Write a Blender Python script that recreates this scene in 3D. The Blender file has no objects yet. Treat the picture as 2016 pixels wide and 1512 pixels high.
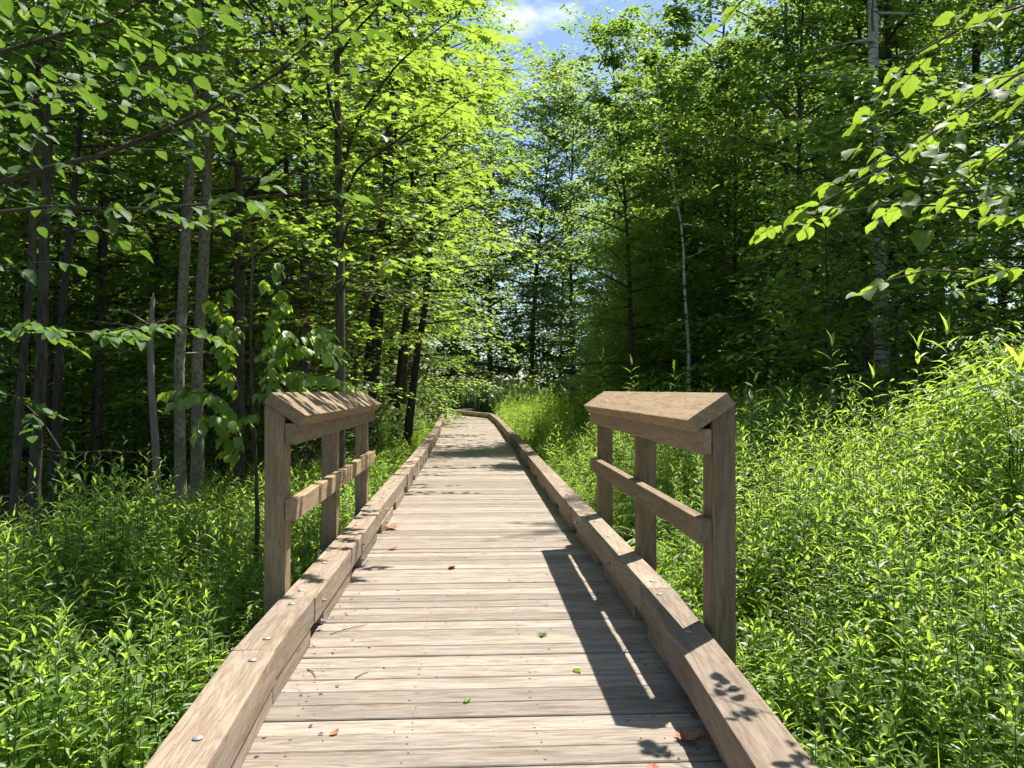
import bpy, bmesh, math, random
import numpy as np
from mathutils import Vector, Matrix
R = math.radians
scene = bpy.context.scene
col = scene.collection

# ------------------------------------------------------------------ camera, sky, sun, exposure
EYE = 1.37; FPX = 1514.0; YAW = R(2.95); PITCH = R(0.42)
cam = bpy.data.cameras.new('camera'); cam.sensor_width = 36; cam.lens = 36 * FPX / 2016
cam.clip_start = 0.05; cam.clip_end = 3000
camo = bpy.data.objects.new('camera', cam); col.objects.link(camo)
camo.location = (0, 0, EYE); camo.rotation_euler = (R(90) + PITCH, 0, -YAW)
scene.camera = camo
CM = Matrix.Translation((0, 0, EYE)) @ camo.rotation_euler.to_matrix().to_4x4()
def at(px, py, d):
    """world point seen at photo pixel (px,py) at d metres in front of the camera"""
    return CM @ Vector(((px - 1008) / FPX * d, -(py - 756) / FPX * d, -d))

SUN = Vector((0.354, 0.39, 1.0)).normalized()
world = bpy.data.worlds.new('World'); scene.world = world; world.use_nodes = True
wn = world.node_tree; wn.nodes.clear()
out = wn.nodes.new('ShaderNodeOutputWorld'); bg = wn.nodes.new('ShaderNodeBackground')
sky = wn.nodes.new('ShaderNodeTexSky'); sky.sky_type = 'NISHITA'; sky.sun_disc = False
sky.sun_elevation = math.asin(SUN.z); sky.sun_rotation = math.atan2(SUN.x, SUN.y)
sky.altitude = 200; sky.dust_density = 0.6; sky.ozone_density = 2.0
tc = wn.nodes.new('ShaderNodeTexCoord'); mp = wn.nodes.new('ShaderNodeMapping')
mp.inputs['Scale'].default_value = (2.2, 2.2, 4.5); mp.inputs['Location'].default_value = (0.75, 0.3, 0.1)
nz = wn.nodes.new('ShaderNodeTexNoise'); nz.inputs['Scale'].default_value = 2.2; nz.inputs['Detail'].default_value = 7; nz.inputs['Roughness'].default_value = 0.55
cr = wn.nodes.new('ShaderNodeValToRGB'); cr.color_ramp.elements[0].position = 0.56; cr.color_ramp.elements[1].position = 0.72
mx = wn.nodes.new('ShaderNodeMix'); mx.data_type = 'RGBA'
mx.inputs[7].default_value = (8.5, 8.8, 9.4, 1)
wn.links.new(tc.outputs['Generated'], mp.inputs['Vector']); wn.links.new(mp.outputs[0], nz.inputs['Vector'])
wn.links.new(nz.outputs['Fac'], cr.inputs['Fac']); wn.links.new(cr.outputs['Color'], mx.inputs[0])
wn.links.new(sky.outputs[0], mx.inputs[6]); wn.links.new(mx.outputs[2], bg.inputs['Color'])
bg.inputs['Strength'].default_value = 0.085
wn.links.new(bg.outputs[0], out.inputs['Surface'])
sl = bpy.data.lights.new('sun', 'SUN'); sl.energy = 5.0; sl.angle = R(0.53); sl.color = (1.0, 0.955, 0.88)
so = bpy.data.objects.new('sun', sl); col.objects.link(so); so.rotation_euler = SUN.to_track_quat('Z', 'Y').to_euler()
so.location = (12, 13, 34)
vs = scene.view_settings; vs.view_transform = 'Standard'; vs.look = 'None'; vs.gamma = 1; vs.use_curve_mapping = False
vs.exposure = 1.12
scene.cycles.use_adaptive_sampling = True; scene.cycles.adaptive_threshold = 0.04; scene.cycles.adaptive_min_samples = 24
scene.cycles.max_bounces = 5; scene.cycles.diffuse_bounces = 3; scene.cycles.glossy_bounces = 2; scene.cycles.transmission_bounces = 4; scene.cycles.caustics_reflective = False

# ------------------------------------------------------------------ materials
def nmat(name):
    m = bpy.data.materials.new(name); m.use_nodes = True
    nt = m.node_tree; nt.nodes.clear()
    o = nt.nodes.new('ShaderNodeOutputMaterial')
    return m, nt, o
def N(nt, kind, **kw):
    n = nt.nodes.new(kind)
    for k, v in kw.items():
        if k in n.inputs: n.inputs[k].default_value = v
        else: setattr(n, k, v)
    return n
def ramp(nt, stops):
    r = nt.nodes.new('ShaderNodeValToRGB'); e = r.color_ramp.elements
    while len(e) < len(stops): e.new(0.5)
    for i, (p, c) in enumerate(stops):
        e[i].position = p; e[i].color = (c[0], c[1], c[2], 1)
    return r

def leaf_mat(name, dark, mid, light, trans, tmix=0.45, rough=0.42, spec=0.45, veins=False):
    m, nt, o = nmat(name); L = nt.links
    a = N(nt, 'ShaderNodeAttribute', attribute_name='tint')
    oi = N(nt, 'ShaderNodeObjectInfo')
    ad = N(nt, 'ShaderNodeMath', operation='MULTIPLY_ADD'); ad.inputs[1].default_value = 0.22; ad.inputs[2].default_value = -0.11
    L.new(oi.outputs['Random'], ad.inputs[0])
    sm = N(nt, 'ShaderNodeMath', operation='ADD', use_clamp=True); L.new(a.outputs['Fac'], sm.inputs[0]); L.new(ad.outputs[0], sm.inputs[1])
    tcl = N(nt, 'ShaderNodeTexCoord'); nl = N(nt, 'ShaderNodeTexNoise', Scale=38.0, Detail=2.0); L.new(tcl.outputs['Object'], nl.inputs['Vector'])
    ml = N(nt, 'ShaderNodeMath', operation='MULTIPLY_ADD'); ml.inputs[1].default_value = 0.5; ml.inputs[2].default_value = -0.25; L.new(nl.outputs['Fac'], ml.inputs[0])
    s0 = sm; sm = N(nt, 'ShaderNodeMath', operation='ADD'); L.new(s0.outputs[0], sm.inputs[0]); L.new(ml.outputs[0], sm.inputs[1])
    r1 = ramp(nt, [(0.0, dark), (0.55, mid), (1.0, light), (1.0, light)]); L.new(sm.outputs[0], r1.inputs[0])
    r2 = ramp(nt, [(0.0, [c * 0.72 for c in trans]), (0.6, trans), (1.0, [min(1, c * 1.25) for c in trans])]); L.new(sm.outputs[0], r2.inputs[0])
    p = N(nt, 'ShaderNodeBsdfPrincipled', Roughness=rough); p.inputs['Specular IOR Level'].default_value = spec
    if veins:      # midrib and side veins in the leaf's own coordinates
        nl.inputs['Scale'].default_value = 5.0
        sp = N(nt, 'ShaderNodeSeparateXYZ'); L.new(tcl.outputs['Object'], sp.inputs[0])
        ab = N(nt, 'ShaderNodeMath', operation='ABSOLUTE'); L.new(sp.outputs[0], ab.inputs[0])
        q1 = N(nt, 'ShaderNodeMath', operation='MULTIPLY_ADD'); q1.inputs[1].default_value = -0.6; L.new(ab.outputs[0], q1.inputs[0]); L.new(sp.outputs[1], q1.inputs[2])
        q2 = N(nt, 'ShaderNodeMath', operation='MULTIPLY'); q2.inputs[1].default_value = 62.0; L.new(q1.outputs[0], q2.inputs[0])
        q3 = N(nt, 'ShaderNodeMath', operation='SINE'); L.new(q2.outputs[0], q3.inputs[0])
        q4 = N(nt, 'ShaderNodeMapRange'); q4.inputs['From Min'].default_value = 0.72; q4.inputs['From Max'].default_value = 1.0; q4.inputs['To Max'].default_value = 0.7; L.new(q3.outputs[0], q4.inputs['Value'])
        q5 = N(nt, 'ShaderNodeMapRange'); q5.inputs['From Min'].default_value = 0.022; q5.inputs['From Max'].default_value = 0.006; L.new(ab.outputs[0], q5.inputs['Value'])
        q6 = N(nt, 'ShaderNodeMath', operation='MAXIMUM'); L.new(q4.outputs[0], q6.inputs[0]); L.new(q5.outputs[0], q6.inputs[1])
        va = N(nt, 'ShaderNodeMix', data_type='RGBA'); L.new(q6.outputs[0], va.inputs[0]); L.new(r1.outputs[0], va.inputs[6]); va.inputs[7].default_value = (0.14, 0.21, 0.07, 1); r1 = va
        vb = N(nt, 'ShaderNodeMix', data_type='RGBA'); L.new(q6.outputs[0], vb.inputs[0]); L.new(r2.outputs[0], vb.inputs[6]); vb.inputs[7].default_value = (trans[0] * 0.5, trans[1] * 0.5, trans[2] * 0.6, 1); r2 = vb
        bv = N(nt, 'ShaderNodeBump', Strength=0.12, Distance=0.01); L.new(q3.outputs[0], bv.inputs['Height']); L.new(bv.outputs[0], p.inputs['Normal'])
    L.new(r1.outputs[2] if veins else r1.outputs[0], p.inputs['Base Color'])
    t = N(nt, 'ShaderNodeBsdfTranslucent'); L.new(r2.outputs[2] if veins else r2.outputs[0], t.inputs['Color'])
    mixn = N(nt, 'ShaderNodeMixShader'); mixn.inputs[0].default_value = tmix
    L.new(p.outputs[0], mixn.inputs[1]); L.new(t.outputs[0], mixn.inputs[2]); L.new(mixn.outputs[0], o.inputs['Surface'])
    return m
def bark_mat(name, c1, c2, c3, zscale=0.25, scale=22, bands=False):
    m, nt, o = nmat(name); L = nt.links
    tc = N(nt, 'ShaderNodeTexCoord'); mp = N(nt, 'ShaderNodeMapping')
    mp.inputs['Scale'].default_value = (1, 1, zscale); L.new(tc.outputs['Object'], mp.inputs[0])
    n1 = N(nt, 'ShaderNodeTexNoise', Scale=scale, Detail=6.0, Roughness=0.65); L.new(mp.outputs[0], n1.inputs['Vector'])
    n2 = N(nt, 'ShaderNodeTexNoise', Scale=3.1, Detail=3.0); L.new(tc.outputs['Object'], n2.inputs['Vector'])
    r1 = ramp(nt, [(0.30, c1), (0.62, c2)]); L.new(n1.outputs['Fac'], r1.inputs[0])
    r2 = ramp(nt, [(0.48, (0, 0, 0)), (0.66, (1, 1, 1))]); L.new(n2.outputs['Fac'], r2.inputs[0])
    mx = N(nt, 'ShaderNodeMix', data_type='RGBA'); L.new(r2.outputs[0], mx.inputs[0]); L.new(r1.outputs[0], mx.inputs[6]); mx.inputs[7].default_value = (*c3, 1)
    fac = mx.outputs[2]
    if bands:
        mp2 = N(nt, 'ShaderNodeMapping'); mp2.inputs['Scale'].default_value = (1.5, 1.5, 14); L.new(tc.outputs['Object'], mp2.inputs[0])
        n3 = N(nt, 'ShaderNodeTexNoise', Scale=1.4, Detail=4.0); L.new(mp2.outputs[0], n3.inputs['Vector'])
        r3 = ramp(nt, [(0.56, (0, 0, 0)), (0.63, (1, 1, 1))]); L.new(n3.outputs['Fac'], r3.inputs[0])
        m2 = N(nt, 'ShaderNodeMix', data_type='RGBA'); L.new(r3.outputs[0], m2.inputs[0]); L.new(fac, m2.inputs[6]); m2.inputs[7].default_value = (0.035, 0.03, 0.028, 1)
        fac = m2.outputs[2]
    p = N(nt, 'ShaderNodeBsdfPrincipled', Roughness=0.9); p.inputs['Specular IOR Level'].default_value = 0.2
    L.new(fac, p.inputs['Base Color'])
    b = N(nt, 'ShaderNodeBump', Strength=0.6, Distance=0.02); L.new(n1.outputs['Fac'], b.inputs['Height']); L.new(b.outputs[0], p.inputs['Normal'])
    L.new(p.outputs[0], o.inputs['Surface'])
    return m
def wood_mat(name, base, dark, pale, weather=0.5, graincontrast=1.0):
    """sawn timber, grain along local X, weathering streaks, knots; each piece offset by its object random"""
    m, nt, o = nmat(name); L = nt.links
    tc = N(nt, 'ShaderNodeTexCoord'); oi = N(nt, 'ShaderNodeObjectInfo')
    sc = N(nt, 'ShaderNodeVectorMath', operation='SCALE'); sc.inputs[0].default_value = (37.0, 11.3, 23.7); L.new(oi.outputs['Random'], sc.inputs['Scale'])
    ad = N(nt, 'ShaderNodeVectorMath', operation='ADD'); L.new(tc.outputs['Object'], ad.inputs[0]); L.new(sc.outputs[0], ad.inputs[1])
    # knots bend the grain
    kmap = N(nt, 'ShaderNodeMapping'); kmap.inputs['Scale'].default_value = (1.6, 6.0, 6.0); L.new(ad.outputs[0], kmap.inputs[0])
    kv = N(nt, 'ShaderNodeTexVoronoi', Scale=0.9); L.new(kmap.outputs[0], kv.inputs['Vector'])
    kr = ramp(nt, [(0.0, (1, 1, 1)), (0.16, (0.35, 0.35, 0.35)), (0.42, (0, 0, 0))]); L.new(kv.outputs['Distance'], kr.inputs[0])
    gm = N(nt, 'ShaderNodeMapping'); gm.inputs['Scale'].default_value = (1.1, 10, 10); L.new(ad.outputs[0], gm.inputs[0])
    kx = N(nt, 'ShaderNodeVectorMath', operation='SCALE'); kx.inputs[0].default_value = (0.0, 0.9, 0.6); L.new(kr.outputs[0], kx.inputs['Scale'])
    ga = N(nt, 'ShaderNodeVectorMath', operation='ADD'); L.new(gm.outputs[0], ga.inputs[0]); L.new(kx.outputs[0], ga.inputs[1])
    g1 = N(nt, 'ShaderNodeTexNoise', Scale=1.6, Detail=3.0, Distortion=0.6); L.new(ga.outputs[0], g1.inputs['Vector'])
    w = N(nt, 'ShaderNodeMath', operation='MULTIPLY'); w.inputs[1].default_value = 34.0; L.new(g1.outputs['Fac'], w.inputs[0])
    sn = N(nt, 'ShaderNodeMath', operation='SINE'); L.new(w.outputs[0], sn.inputs[0])
    fm = N(nt, 'ShaderNodeMapping'); fm.inputs['Scale'].default_value = (7.0, 150, 150); L.new(ad.outputs[0], fm.inputs[0])
    f1 = N(nt, 'ShaderNodeTexNoise', Scale=1.0, Detail=4.0, Roughness=0.7); L.new(fm.outputs[0], f1.inputs['Vector'])
    lm = N(nt, 'ShaderNodeMapping'); lm.inputs['Scale'].default_value = (0.8, 4.0, 4.0); L.new(ad.outputs[0], lm.inputs[0])
    l1 = N(nt, 'ShaderNodeTexNoise', Scale=1.5, Detail=5.0, Roughness=0.6); L.new(lm.outputs[0], l1.inputs['Vector'])
    # combine
    s1 = N(nt, 'ShaderNodeMath', operation='MULTIPLY_ADD'); s1.inputs[1].default_value = 0.10 * graincontrast; s1.inputs[2].default_value = 0.5; L.new(sn.outputs[0], s1.inputs[0])
    s2 = N(nt, 'ShaderNodeMath', operation='MULTIPLY_ADD'); s2.inputs[1].default_value = 0.75 * graincontrast; L.new(f1.outputs['Fac'], s2.inputs[0]); L.new(s1.outputs[0], s2.inputs[2])
    s3 = N(nt, 'ShaderNodeMath', operation='SUBTRACT'); s3.inputs[1].default_value = 0.375 * graincontrast; L.new(s2.outputs[0], s3.inputs[0])
    rr = ramp(nt, [(0.18, dark), (0.5, base), (0.85, pale)]); L.new(s3.outputs[0], rr.inputs[0])
    # silver-grey weathering patches and warm unweathered ones
    lr = ramp(nt, [(0.35, (0, 0, 0)), (0.68, (1, 1, 1))]); L.new(l1.outputs['Fac'], lr.inputs[0])
    grey = [(base[0] + base[1] + base[2]) / 3 * f for f in (1.05, 1.0, 0.93)]
    wm = N(nt, 'ShaderNodeMath', operation='MULTIPLY'); wm.inputs[1].default_value = weather; L.new(lr.outputs[0], wm.inputs[0])
    mx = N(nt, 'ShaderNodeMix', data_type='RGBA'); L.new(wm.outputs[0], mx.inputs[0]); L.new(rr.outputs[0], mx.inputs[6])
    gmx = N(nt, 'ShaderNodeMix', data_type='RGBA', blend_type='MULTIPLY'); gmx.inputs[0].default_value = 0.5
    gmx.inputs[6].default_value = (*[g * 1.25 for g in grey], 1); L.new(rr.outputs[0], gmx.inputs[7])
    gb = N(nt, 'ShaderNodeMix', data_type='RGBA'); gb.inputs[0].default_value = 0.45; L.new(rr.outputs[0], gb.inputs[6]); gb.inputs[7].default_value = (*grey, 1)
    L.new(gb.outputs[2], mx.inputs[7])
    # knot colour
    kc = N(nt, 'ShaderNodeMath', operation='POWER'); kc.inputs[1].default_value = 3.0; L.new(kr.outputs[0], kc.inputs[0])
    kk = N(nt, 'ShaderNodeMath', operation='MULTIPLY'); kk.inputs[1].default_value = 0.55; L.new(kc.outputs[0], kk.inputs[0])
    m2 = N(nt, 'ShaderNodeMix', data_type='RGBA'); L.new(kk.outputs[0], m2.inputs[0]); L.new(mx.outputs[2], m2.inputs[6]); m2.inputs[7].default_value = (dark[0] * 0.9, dark[1] * 0.7, dark[2] * 0.5, 1)
    # brown-grey weather streaks running with the grain, and dirt specks
    km = N(nt, 'ShaderNodeMapping'); km.inputs['Scale'].default_value = (2.6, 24, 24); L.new(ad.outputs[0], km.inputs[0])
    k1 = N(nt, 'ShaderNodeTexNoise', Scale=1.0, Detail=5.0, Roughness=0.62, Distortion=0.3); L.new(km.outputs[0], k1.inputs['Vector'])
    k2 = ramp(nt, [(0.50, (0, 0, 0)), (0.68, (0.62, 0.62, 0.62))]); L.new(k1.outputs['Fac'], k2.inputs[0])
    m3 = N(nt, 'ShaderNodeMix', data_type='RGBA'); L.new(k2.outputs[0], m3.inputs[0]); L.new(m2.outputs[2], m3.inputs[6]); m3.inputs[7].default_value = (dark[0] * 1.15, dark[1] * 1.12, dark[2] * 1.1, 1)
    d1 = N(nt, 'ShaderNodeTexNoise', Scale=55.0, Detail=2.0); L.new(ad.outputs[0], d1.inputs['Vector'])
    d2 = ramp(nt, [(0.66, (0, 0, 0)), (0.76, (0.5, 0.5, 0.5))]); L.new(d1.outputs['Fac'], d2.inputs[0])
    m4 = N(nt, 'ShaderNodeMix', data_type='RGBA'); L.new(d2.outputs[0], m4.inputs[0]); L.new(m3.outputs[2], m4.inputs[6]); m4.inputs[7].default_value = (dark[0] * 0.7, dark[1] * 0.7, dark[2] * 0.7, 1)
    m2 = m4
    # tone per piece
    tn = N(nt, 'ShaderNodeMapRange'); tn.inputs['To Min'].default_value = 0.74; tn.inputs['To Max'].default_value = 1.18; L.new(oi.outputs['Random'], tn.inputs['Value'])
    ts = N(nt, 'ShaderNodeVectorMath', operation='SCALE'); L.new(m2.outputs[2], ts.inputs[0]); L.new(tn.outputs[0], ts.inputs['Scale'])
    p = N(nt, 'ShaderNodeBsdfPrincipled', Roughness=0.78); p.inputs['Specular IOR Level'].default_value = 0.25
    L.new(ts.outputs[0], p.inputs['Base Color'])
    hb = N(nt, 'ShaderNodeMath', operation='ADD'); L.new(f1.outputs['Fac'], hb.inputs[0]); L.new(s1.outputs[0], hb.inputs[1])
    b = N(nt, 'ShaderNodeBump', Strength=0.35, Distance=0.003); L.new(hb.outputs[0], b.inputs['Height']); L.new(b.outputs[0], p.inputs['Normal'])
    L.new(p.outputs[0], o.inputs['Surface'])
    return m
def plain_mat(name, c, rough=0.6, metal=0.0):
    m, nt, o = nmat(name)
    p = N(nt, 'ShaderNodeBsdfPrincipled', Roughness=rough, Metallic=metal)
    n = N(nt, 'ShaderNodeTexNoise', Scale=40.0, Detail=3.0); tc = N(nt, 'ShaderNodeTexCoord'); nt.links.new(tc.outputs['Object'], n.inputs['Vector'])
    r = ramp(nt, [(0.3, [x * 0.75 for x in c]), (0.7, [min(1, x * 1.2) for x in c])]); nt.links.new(n.outputs['Fac'], r.inputs[0])
    nt.links.new(r.outputs[0], p.inputs['Base Color']); nt.links.new(p.outputs[0], o.inputs['Surface'])
    return m

M = {}
M['deck'] = wood_mat('deck_wood', (0.295, 0.24, 0.185), (0.125, 0.092, 0.064), (0.41, 0.35, 0.285), weather=0.8, graincontrast=1.05)
M['kerb'] = wood_mat('kerb_wood', (0.285, 0.212, 0.146), (0.14, 0.095, 0.058), (0.39, 0.31, 0.23), weather=0.65, graincontrast=1.1)
M['rail'] = wood_mat('rail_wood', (0.285, 0.20, 0.115), (0.15, 0.096, 0.05), (0.375, 0.28, 0.175), weather=0.3, graincontrast=1.0)
M['steel'] = plain_mat('galvanised_steel', (0.30, 0.295, 0.28), 0.6, 0.5)
M['screw'] = plain_mat('dark_screw', (0.05, 0.045, 0.04), 0.6, 0.3)
M['dryleaf'] = plain_mat('dry_leaf', (0.30, 0.115, 0.045), 0.7)
M['drystem'] = plain_mat('dry_stem', (0.30, 0.235, 0.14), 0.8)
M['twig'] = plain_mat('twig_bark', (0.11, 0.08, 0.055), 0.85)
M['bark'] = bark_mat('grey_brown_bark', (0.022, 0.017, 0.012), (0.095, 0.074, 0.052), (0.085, 0.082, 0.055), 0.22, 26)
M['bark_dark'] = bark_mat('dark_furrowed_bark', (0.013, 0.011, 0.009), (0.07, 0.056, 0.042), (0.045, 0.04, 0.03), 0.12, 34)
M['bark_pale'] = bark_mat('mottled_pale_bark', (0.045, 0.036, 0.025), (0.30, 0.26, 0.19), (0.12, 0.125, 0.07), 0.7, 30)
M['birch'] = bark_mat('birch_bark', (0.30, 0.28, 0.25), (0.56, 0.54, 0.50), (0.42, 0.38, 0.33), 2.0, 9, True)
M['deadwood'] = bark_mat('bare_dead_wood', (0.10, 0.08, 0.06), (0.26, 0.22, 0.17), (0.17, 0.14, 0.11), 0.12, 26)
M['leaf_dark'] = leaf_mat('forest_leaf', (0.025, 0.058, 0.014), (0.05, 0.105, 0.022), (0.085, 0.155, 0.034), (0.27, 0.43, 0.055), 0.5)
M['leaf_maple'] = leaf_mat('maple_leaf', (0.04, 0.09, 0.016), (0.078, 0.155, 0.024), (0.12, 0.21, 0.036), (0.37, 0.53, 0.055), 0.52)
M['leaf_mid'] = leaf_mat('mid_leaf', (0.03, 0.068, 0.018), (0.058, 0.12, 0.028), (0.095, 0.17, 0.04), (0.36, 0.54, 0.07), 0.5)
M['leaf_near'] = leaf_mat('alder_leaf', (0.028, 0.07, 0.018), (0.055, 0.12, 0.026), (0.09, 0.165, 0.036), (0.19, 0.34, 0.035), 0.40, 0.55, 0.25)  # translucency kept low to carry shade from a canopy not built
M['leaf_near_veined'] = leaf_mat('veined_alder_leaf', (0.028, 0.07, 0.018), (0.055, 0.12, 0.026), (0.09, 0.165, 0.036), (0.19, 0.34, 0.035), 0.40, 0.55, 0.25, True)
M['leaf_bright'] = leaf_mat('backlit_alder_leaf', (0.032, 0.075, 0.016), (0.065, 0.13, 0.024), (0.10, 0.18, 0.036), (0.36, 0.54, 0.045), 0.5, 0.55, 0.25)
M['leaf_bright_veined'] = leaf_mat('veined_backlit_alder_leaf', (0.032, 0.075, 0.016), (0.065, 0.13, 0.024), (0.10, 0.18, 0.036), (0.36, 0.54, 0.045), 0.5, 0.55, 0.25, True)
M['leaf_haze'] = leaf_mat('hazed_far_leaf', (0.045, 0.085, 0.035), (0.085, 0.145, 0.06), (0.13, 0.20, 0.085), (0.42, 0.58, 0.15), 0.5)  # distance haze painted in as a paler, greyer leaf colour
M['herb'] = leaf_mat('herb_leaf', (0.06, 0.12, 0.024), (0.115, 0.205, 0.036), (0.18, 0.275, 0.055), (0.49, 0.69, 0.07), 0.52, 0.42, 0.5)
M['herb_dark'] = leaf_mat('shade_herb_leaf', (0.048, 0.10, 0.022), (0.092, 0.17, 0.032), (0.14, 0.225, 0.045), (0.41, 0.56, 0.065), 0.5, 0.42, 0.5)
M['grass'] = leaf_mat('reed_leaf', (0.07, 0.13, 0.055), (0.11, 0.20, 0.085), (0.17, 0.26, 0.11), (0.28, 0.42, 0.14), 0.4)
M['stem'] = plain_mat('green_stem', (0.07, 0.12, 0.035), 0.6)
# forest floor
m, nt, o = nmat('forest_floor'); L = nt.links
tcg = N(nt, 'ShaderNodeTexCoord')
n1 = N(nt, 'ShaderNodeTexNoise', Scale=9.0, Detail=8.0, Roughness=0.7); L.new(tcg.outputs['Object'], n1.inputs['Vector'])
n2 = N(nt, 'ShaderNodeTexNoise', Scale=0.6, Detail=4.0); L.new(tcg.outputs['Object'], n2.inputs['Vector'])
r1 = ramp(nt, [(0.3, (0.014, 0.012, 0.008)), (0.5, (0.034, 0.028, 0.016)), (0.72, (0.06, 0.046, 0.026))]); L.new(n1.outputs['Fac'], r1.inputs[0])
r2 = ramp(nt, [(0.34, (0, 0, 0)), (0.55, (0.9, 0.9, 0.9))]); L.new(n2.outputs['Fac'], r2.inputs[0])
mxg = N(nt, 'ShaderNodeMix', data_type='RGBA'); L.new(r2.outputs[0], mxg.inputs[0]); L.new(r1.outputs[0], mxg.inputs[6]); mxg.inputs[7].default_value = (0.03, 0.05, 0.015, 1)
p = N(nt, 'ShaderNodeBsdfPrincipled', Roughness=0.95); L.new(mxg.outputs[2], p.inputs['Base Color'])
b = N(nt, 'ShaderNodeBump', Strength=0.8, Distance=0.05); L.new(n1.outputs['Fac'], b.inputs['Height']); L.new(b.outputs[0], p.inputs['Normal'])
L.new(p.outputs[0], o.inputs['Surface']); M['floor'] = m

# ------------------------------------------------------------------ object helpers
def tag(o, label=None, cat=None, group=None, kind=None):
    if label: o['label'] = label
    if cat: o['category'] = cat
    if group: o['group'] = group
    if kind: o['kind'] = kind
    return o
def empty(name, loc=(0, 0, 0), rz=0.0, label=None, cat=None, group=None, kind=None):
    e = bpy.data.objects.new(name, None); col.objects.link(e); e.location = loc; e.rotation_euler = (0, 0, rz); e.empty_display_size = 0.2
    return tag(e, label, cat, group, kind)
def link(name, me, parent=None, mat=None):
    o = bpy.data.objects.new(name, me); col.objects.link(o); o.parent = parent
    if mat is not None and not me.materials: me.materials.append(mat)
    return o
def mesh_np(name, V, F, mat=None, tint=None, smooth=False):
    V = np.ascontiguousarray(V, np.float32); F = np.ascontiguousarray(F, np.int32)
    me = bpy.data.meshes.new(name)
    me.vertices.add(len(V)); me.vertices.foreach_set('co', V.ravel())
    k = F.shape[1]
    me.loops.add(F.size); me.loops.foreach_set('vertex_index', F.ravel())
    me.polygons.add(len(F)); me.polygons.foreach_set('loop_start', np.arange(0, F.size, k, dtype=np.int32))
    me.polygons.foreach_set('use_smooth', np.full(len(F), smooth))
    if tint is not None:
        a = me.attributes.new('tint', 'FLOAT', 'POINT'); a.data.foreach_set('value', np.ascontiguousarray(tint, np.float32))
    me.update(calc_edges=True)
    if mat: me.materials.append(mat)
    return me
class Geo:
    def __init__(s): s.V = []; s.F = []; s.T = []; s.n = 0
    def add(s, V, F, T=None):
        V = np.asarray(V, float); F = np.asarray(F)
        s.V.append(V); s.F.append(F + s.n); s.T.append(np.full(len(V), 0.5) if T is None else T); s.n += len(V)
    def mesh(s, name, mat, smooth=False):
        return mesh_np(name, np.concatenate(s.V), np.concatenate(s.F), mat, np.concatenate(s.T), smooth)
def tube(pts, rad, sides=6, cap=True):
    P = np.asarray(pts, float); n = len(P); rad = np.broadcast_to(np.asarray(rad, float), (n,))
    T = np.gradient(P, axis=0); T /= np.linalg.norm(T, axis=1)[:, None] + 1e-9
    md = T.mean(0); ref = np.array([1., 0, 0]) if abs(md[2]) > 0.8 else np.array([0, 0, 1.])
    U = np.cross(T, ref); U /= np.linalg.norm(U, axis=1)[:, None] + 1e-9; W = np.cross(T, U)
    a = np.arange(sides) * 2 * math.pi / sides
    V = (P[:, None] + rad[:, None, None] * (np.cos(a)[None, :, None] * U[:, None] + np.sin(a)[None, :, None] * W[:, None])).reshape(-1, 3)
    F = []
    for i in range(n - 1):
        for j in range(sides):
            q = i * sides + j; q2 = i * sides + (j + 1) % sides
            F += [(q, q2, q2 + sides), (q, q2 + sides, q + sides)]
    if cap:
        V = np.vstack([V, P[-1:]]); c = len(V) - 1
        F += [((n - 1) * sides + j, (n - 1) * sides + (j + 1) % sides, c) for j in range(sides)]
    return V, np.array(F)
# leaf templates: stalk at origin, blade along +Y, face up +Z, unit length
def leaf_strip(w, st, droop=0.12, fold=0.12, serr=0.0):
    V = [(0, 0, 0)]; F = []
    for i, (y, k) in enumerate(st):
        z = -droop * y * y; s = serr * (1 if i % 2 else -1)
        V += [(-w * k * (1 + s), y, z + fold * w * k * 2), (0, y, z), (w * k * (1 + s), y, z + fold * w * k * 2)]
    V.append((0, 1, -droop)); n = len(st); t = len(V) - 1
    F += [(0, 2, 1), (0, 3, 2)]
    for i in range(n - 1):
        a = 1 + 3 * i
        F += [(a, a + 1, a + 4), (a, a + 4, a + 3), (a + 1, a + 2, a + 5), (a + 1, a + 5, a + 4)]
    a = 1 + 3 * (n - 1)
    F += [(a, a + 1, t), (a + 1, a + 2, t)]
    return np.array(V, float), np.array(F)
LEAF = {}
LEAF['quad'] = (np.array([(0, 0, 0), (-0.33, 0.42, 0.06), (0, 1, -0.08), (0.33, 0.42, 0.06)], float), np.array([(0, 2, 1), (0, 3, 2)]))
LEAF['oval'] = leaf_strip(0.32, [(0.18, 0.75), (0.5, 1.0), (0.8, 0.55)], 0.14, 0.12)
LEAF['lance'] = leaf_strip(0.10, [(0.25, 0.85), (0.6, 0.9)], 0.28, 0.25)
LEAF['lance2'] = (np.array([(0, 0, 0), (-0.11, 0.4, 0.03), (0, 1, -0.16), (0.11, 0.4, 0.03)], float), np.array([(0, 2, 1), (0, 3, 2)]))
LEAF['blade'] = (np.array([(-0.010, 0, 0), (0.010, 0, 0), (0.008, 0.6, -0.03), (-0.008, 0.6, -0.03), (0, 1, -0.16)], float), np.array([(0, 1, 2), (0, 2, 3), (3, 2, 4)]))
LEAF['near'] = leaf_strip(0.34, [(0.05, 0.35), (0.14, 0.78), (0.24, 0.92), (0.34, 1.04), (0.44, 0.98), (0.54, 0.98), (0.64, 0.84), (0.74, 0.72), (0.83, 0.5), (0.91, 0.3)], 0.16, 0.10, 0.05)
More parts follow.
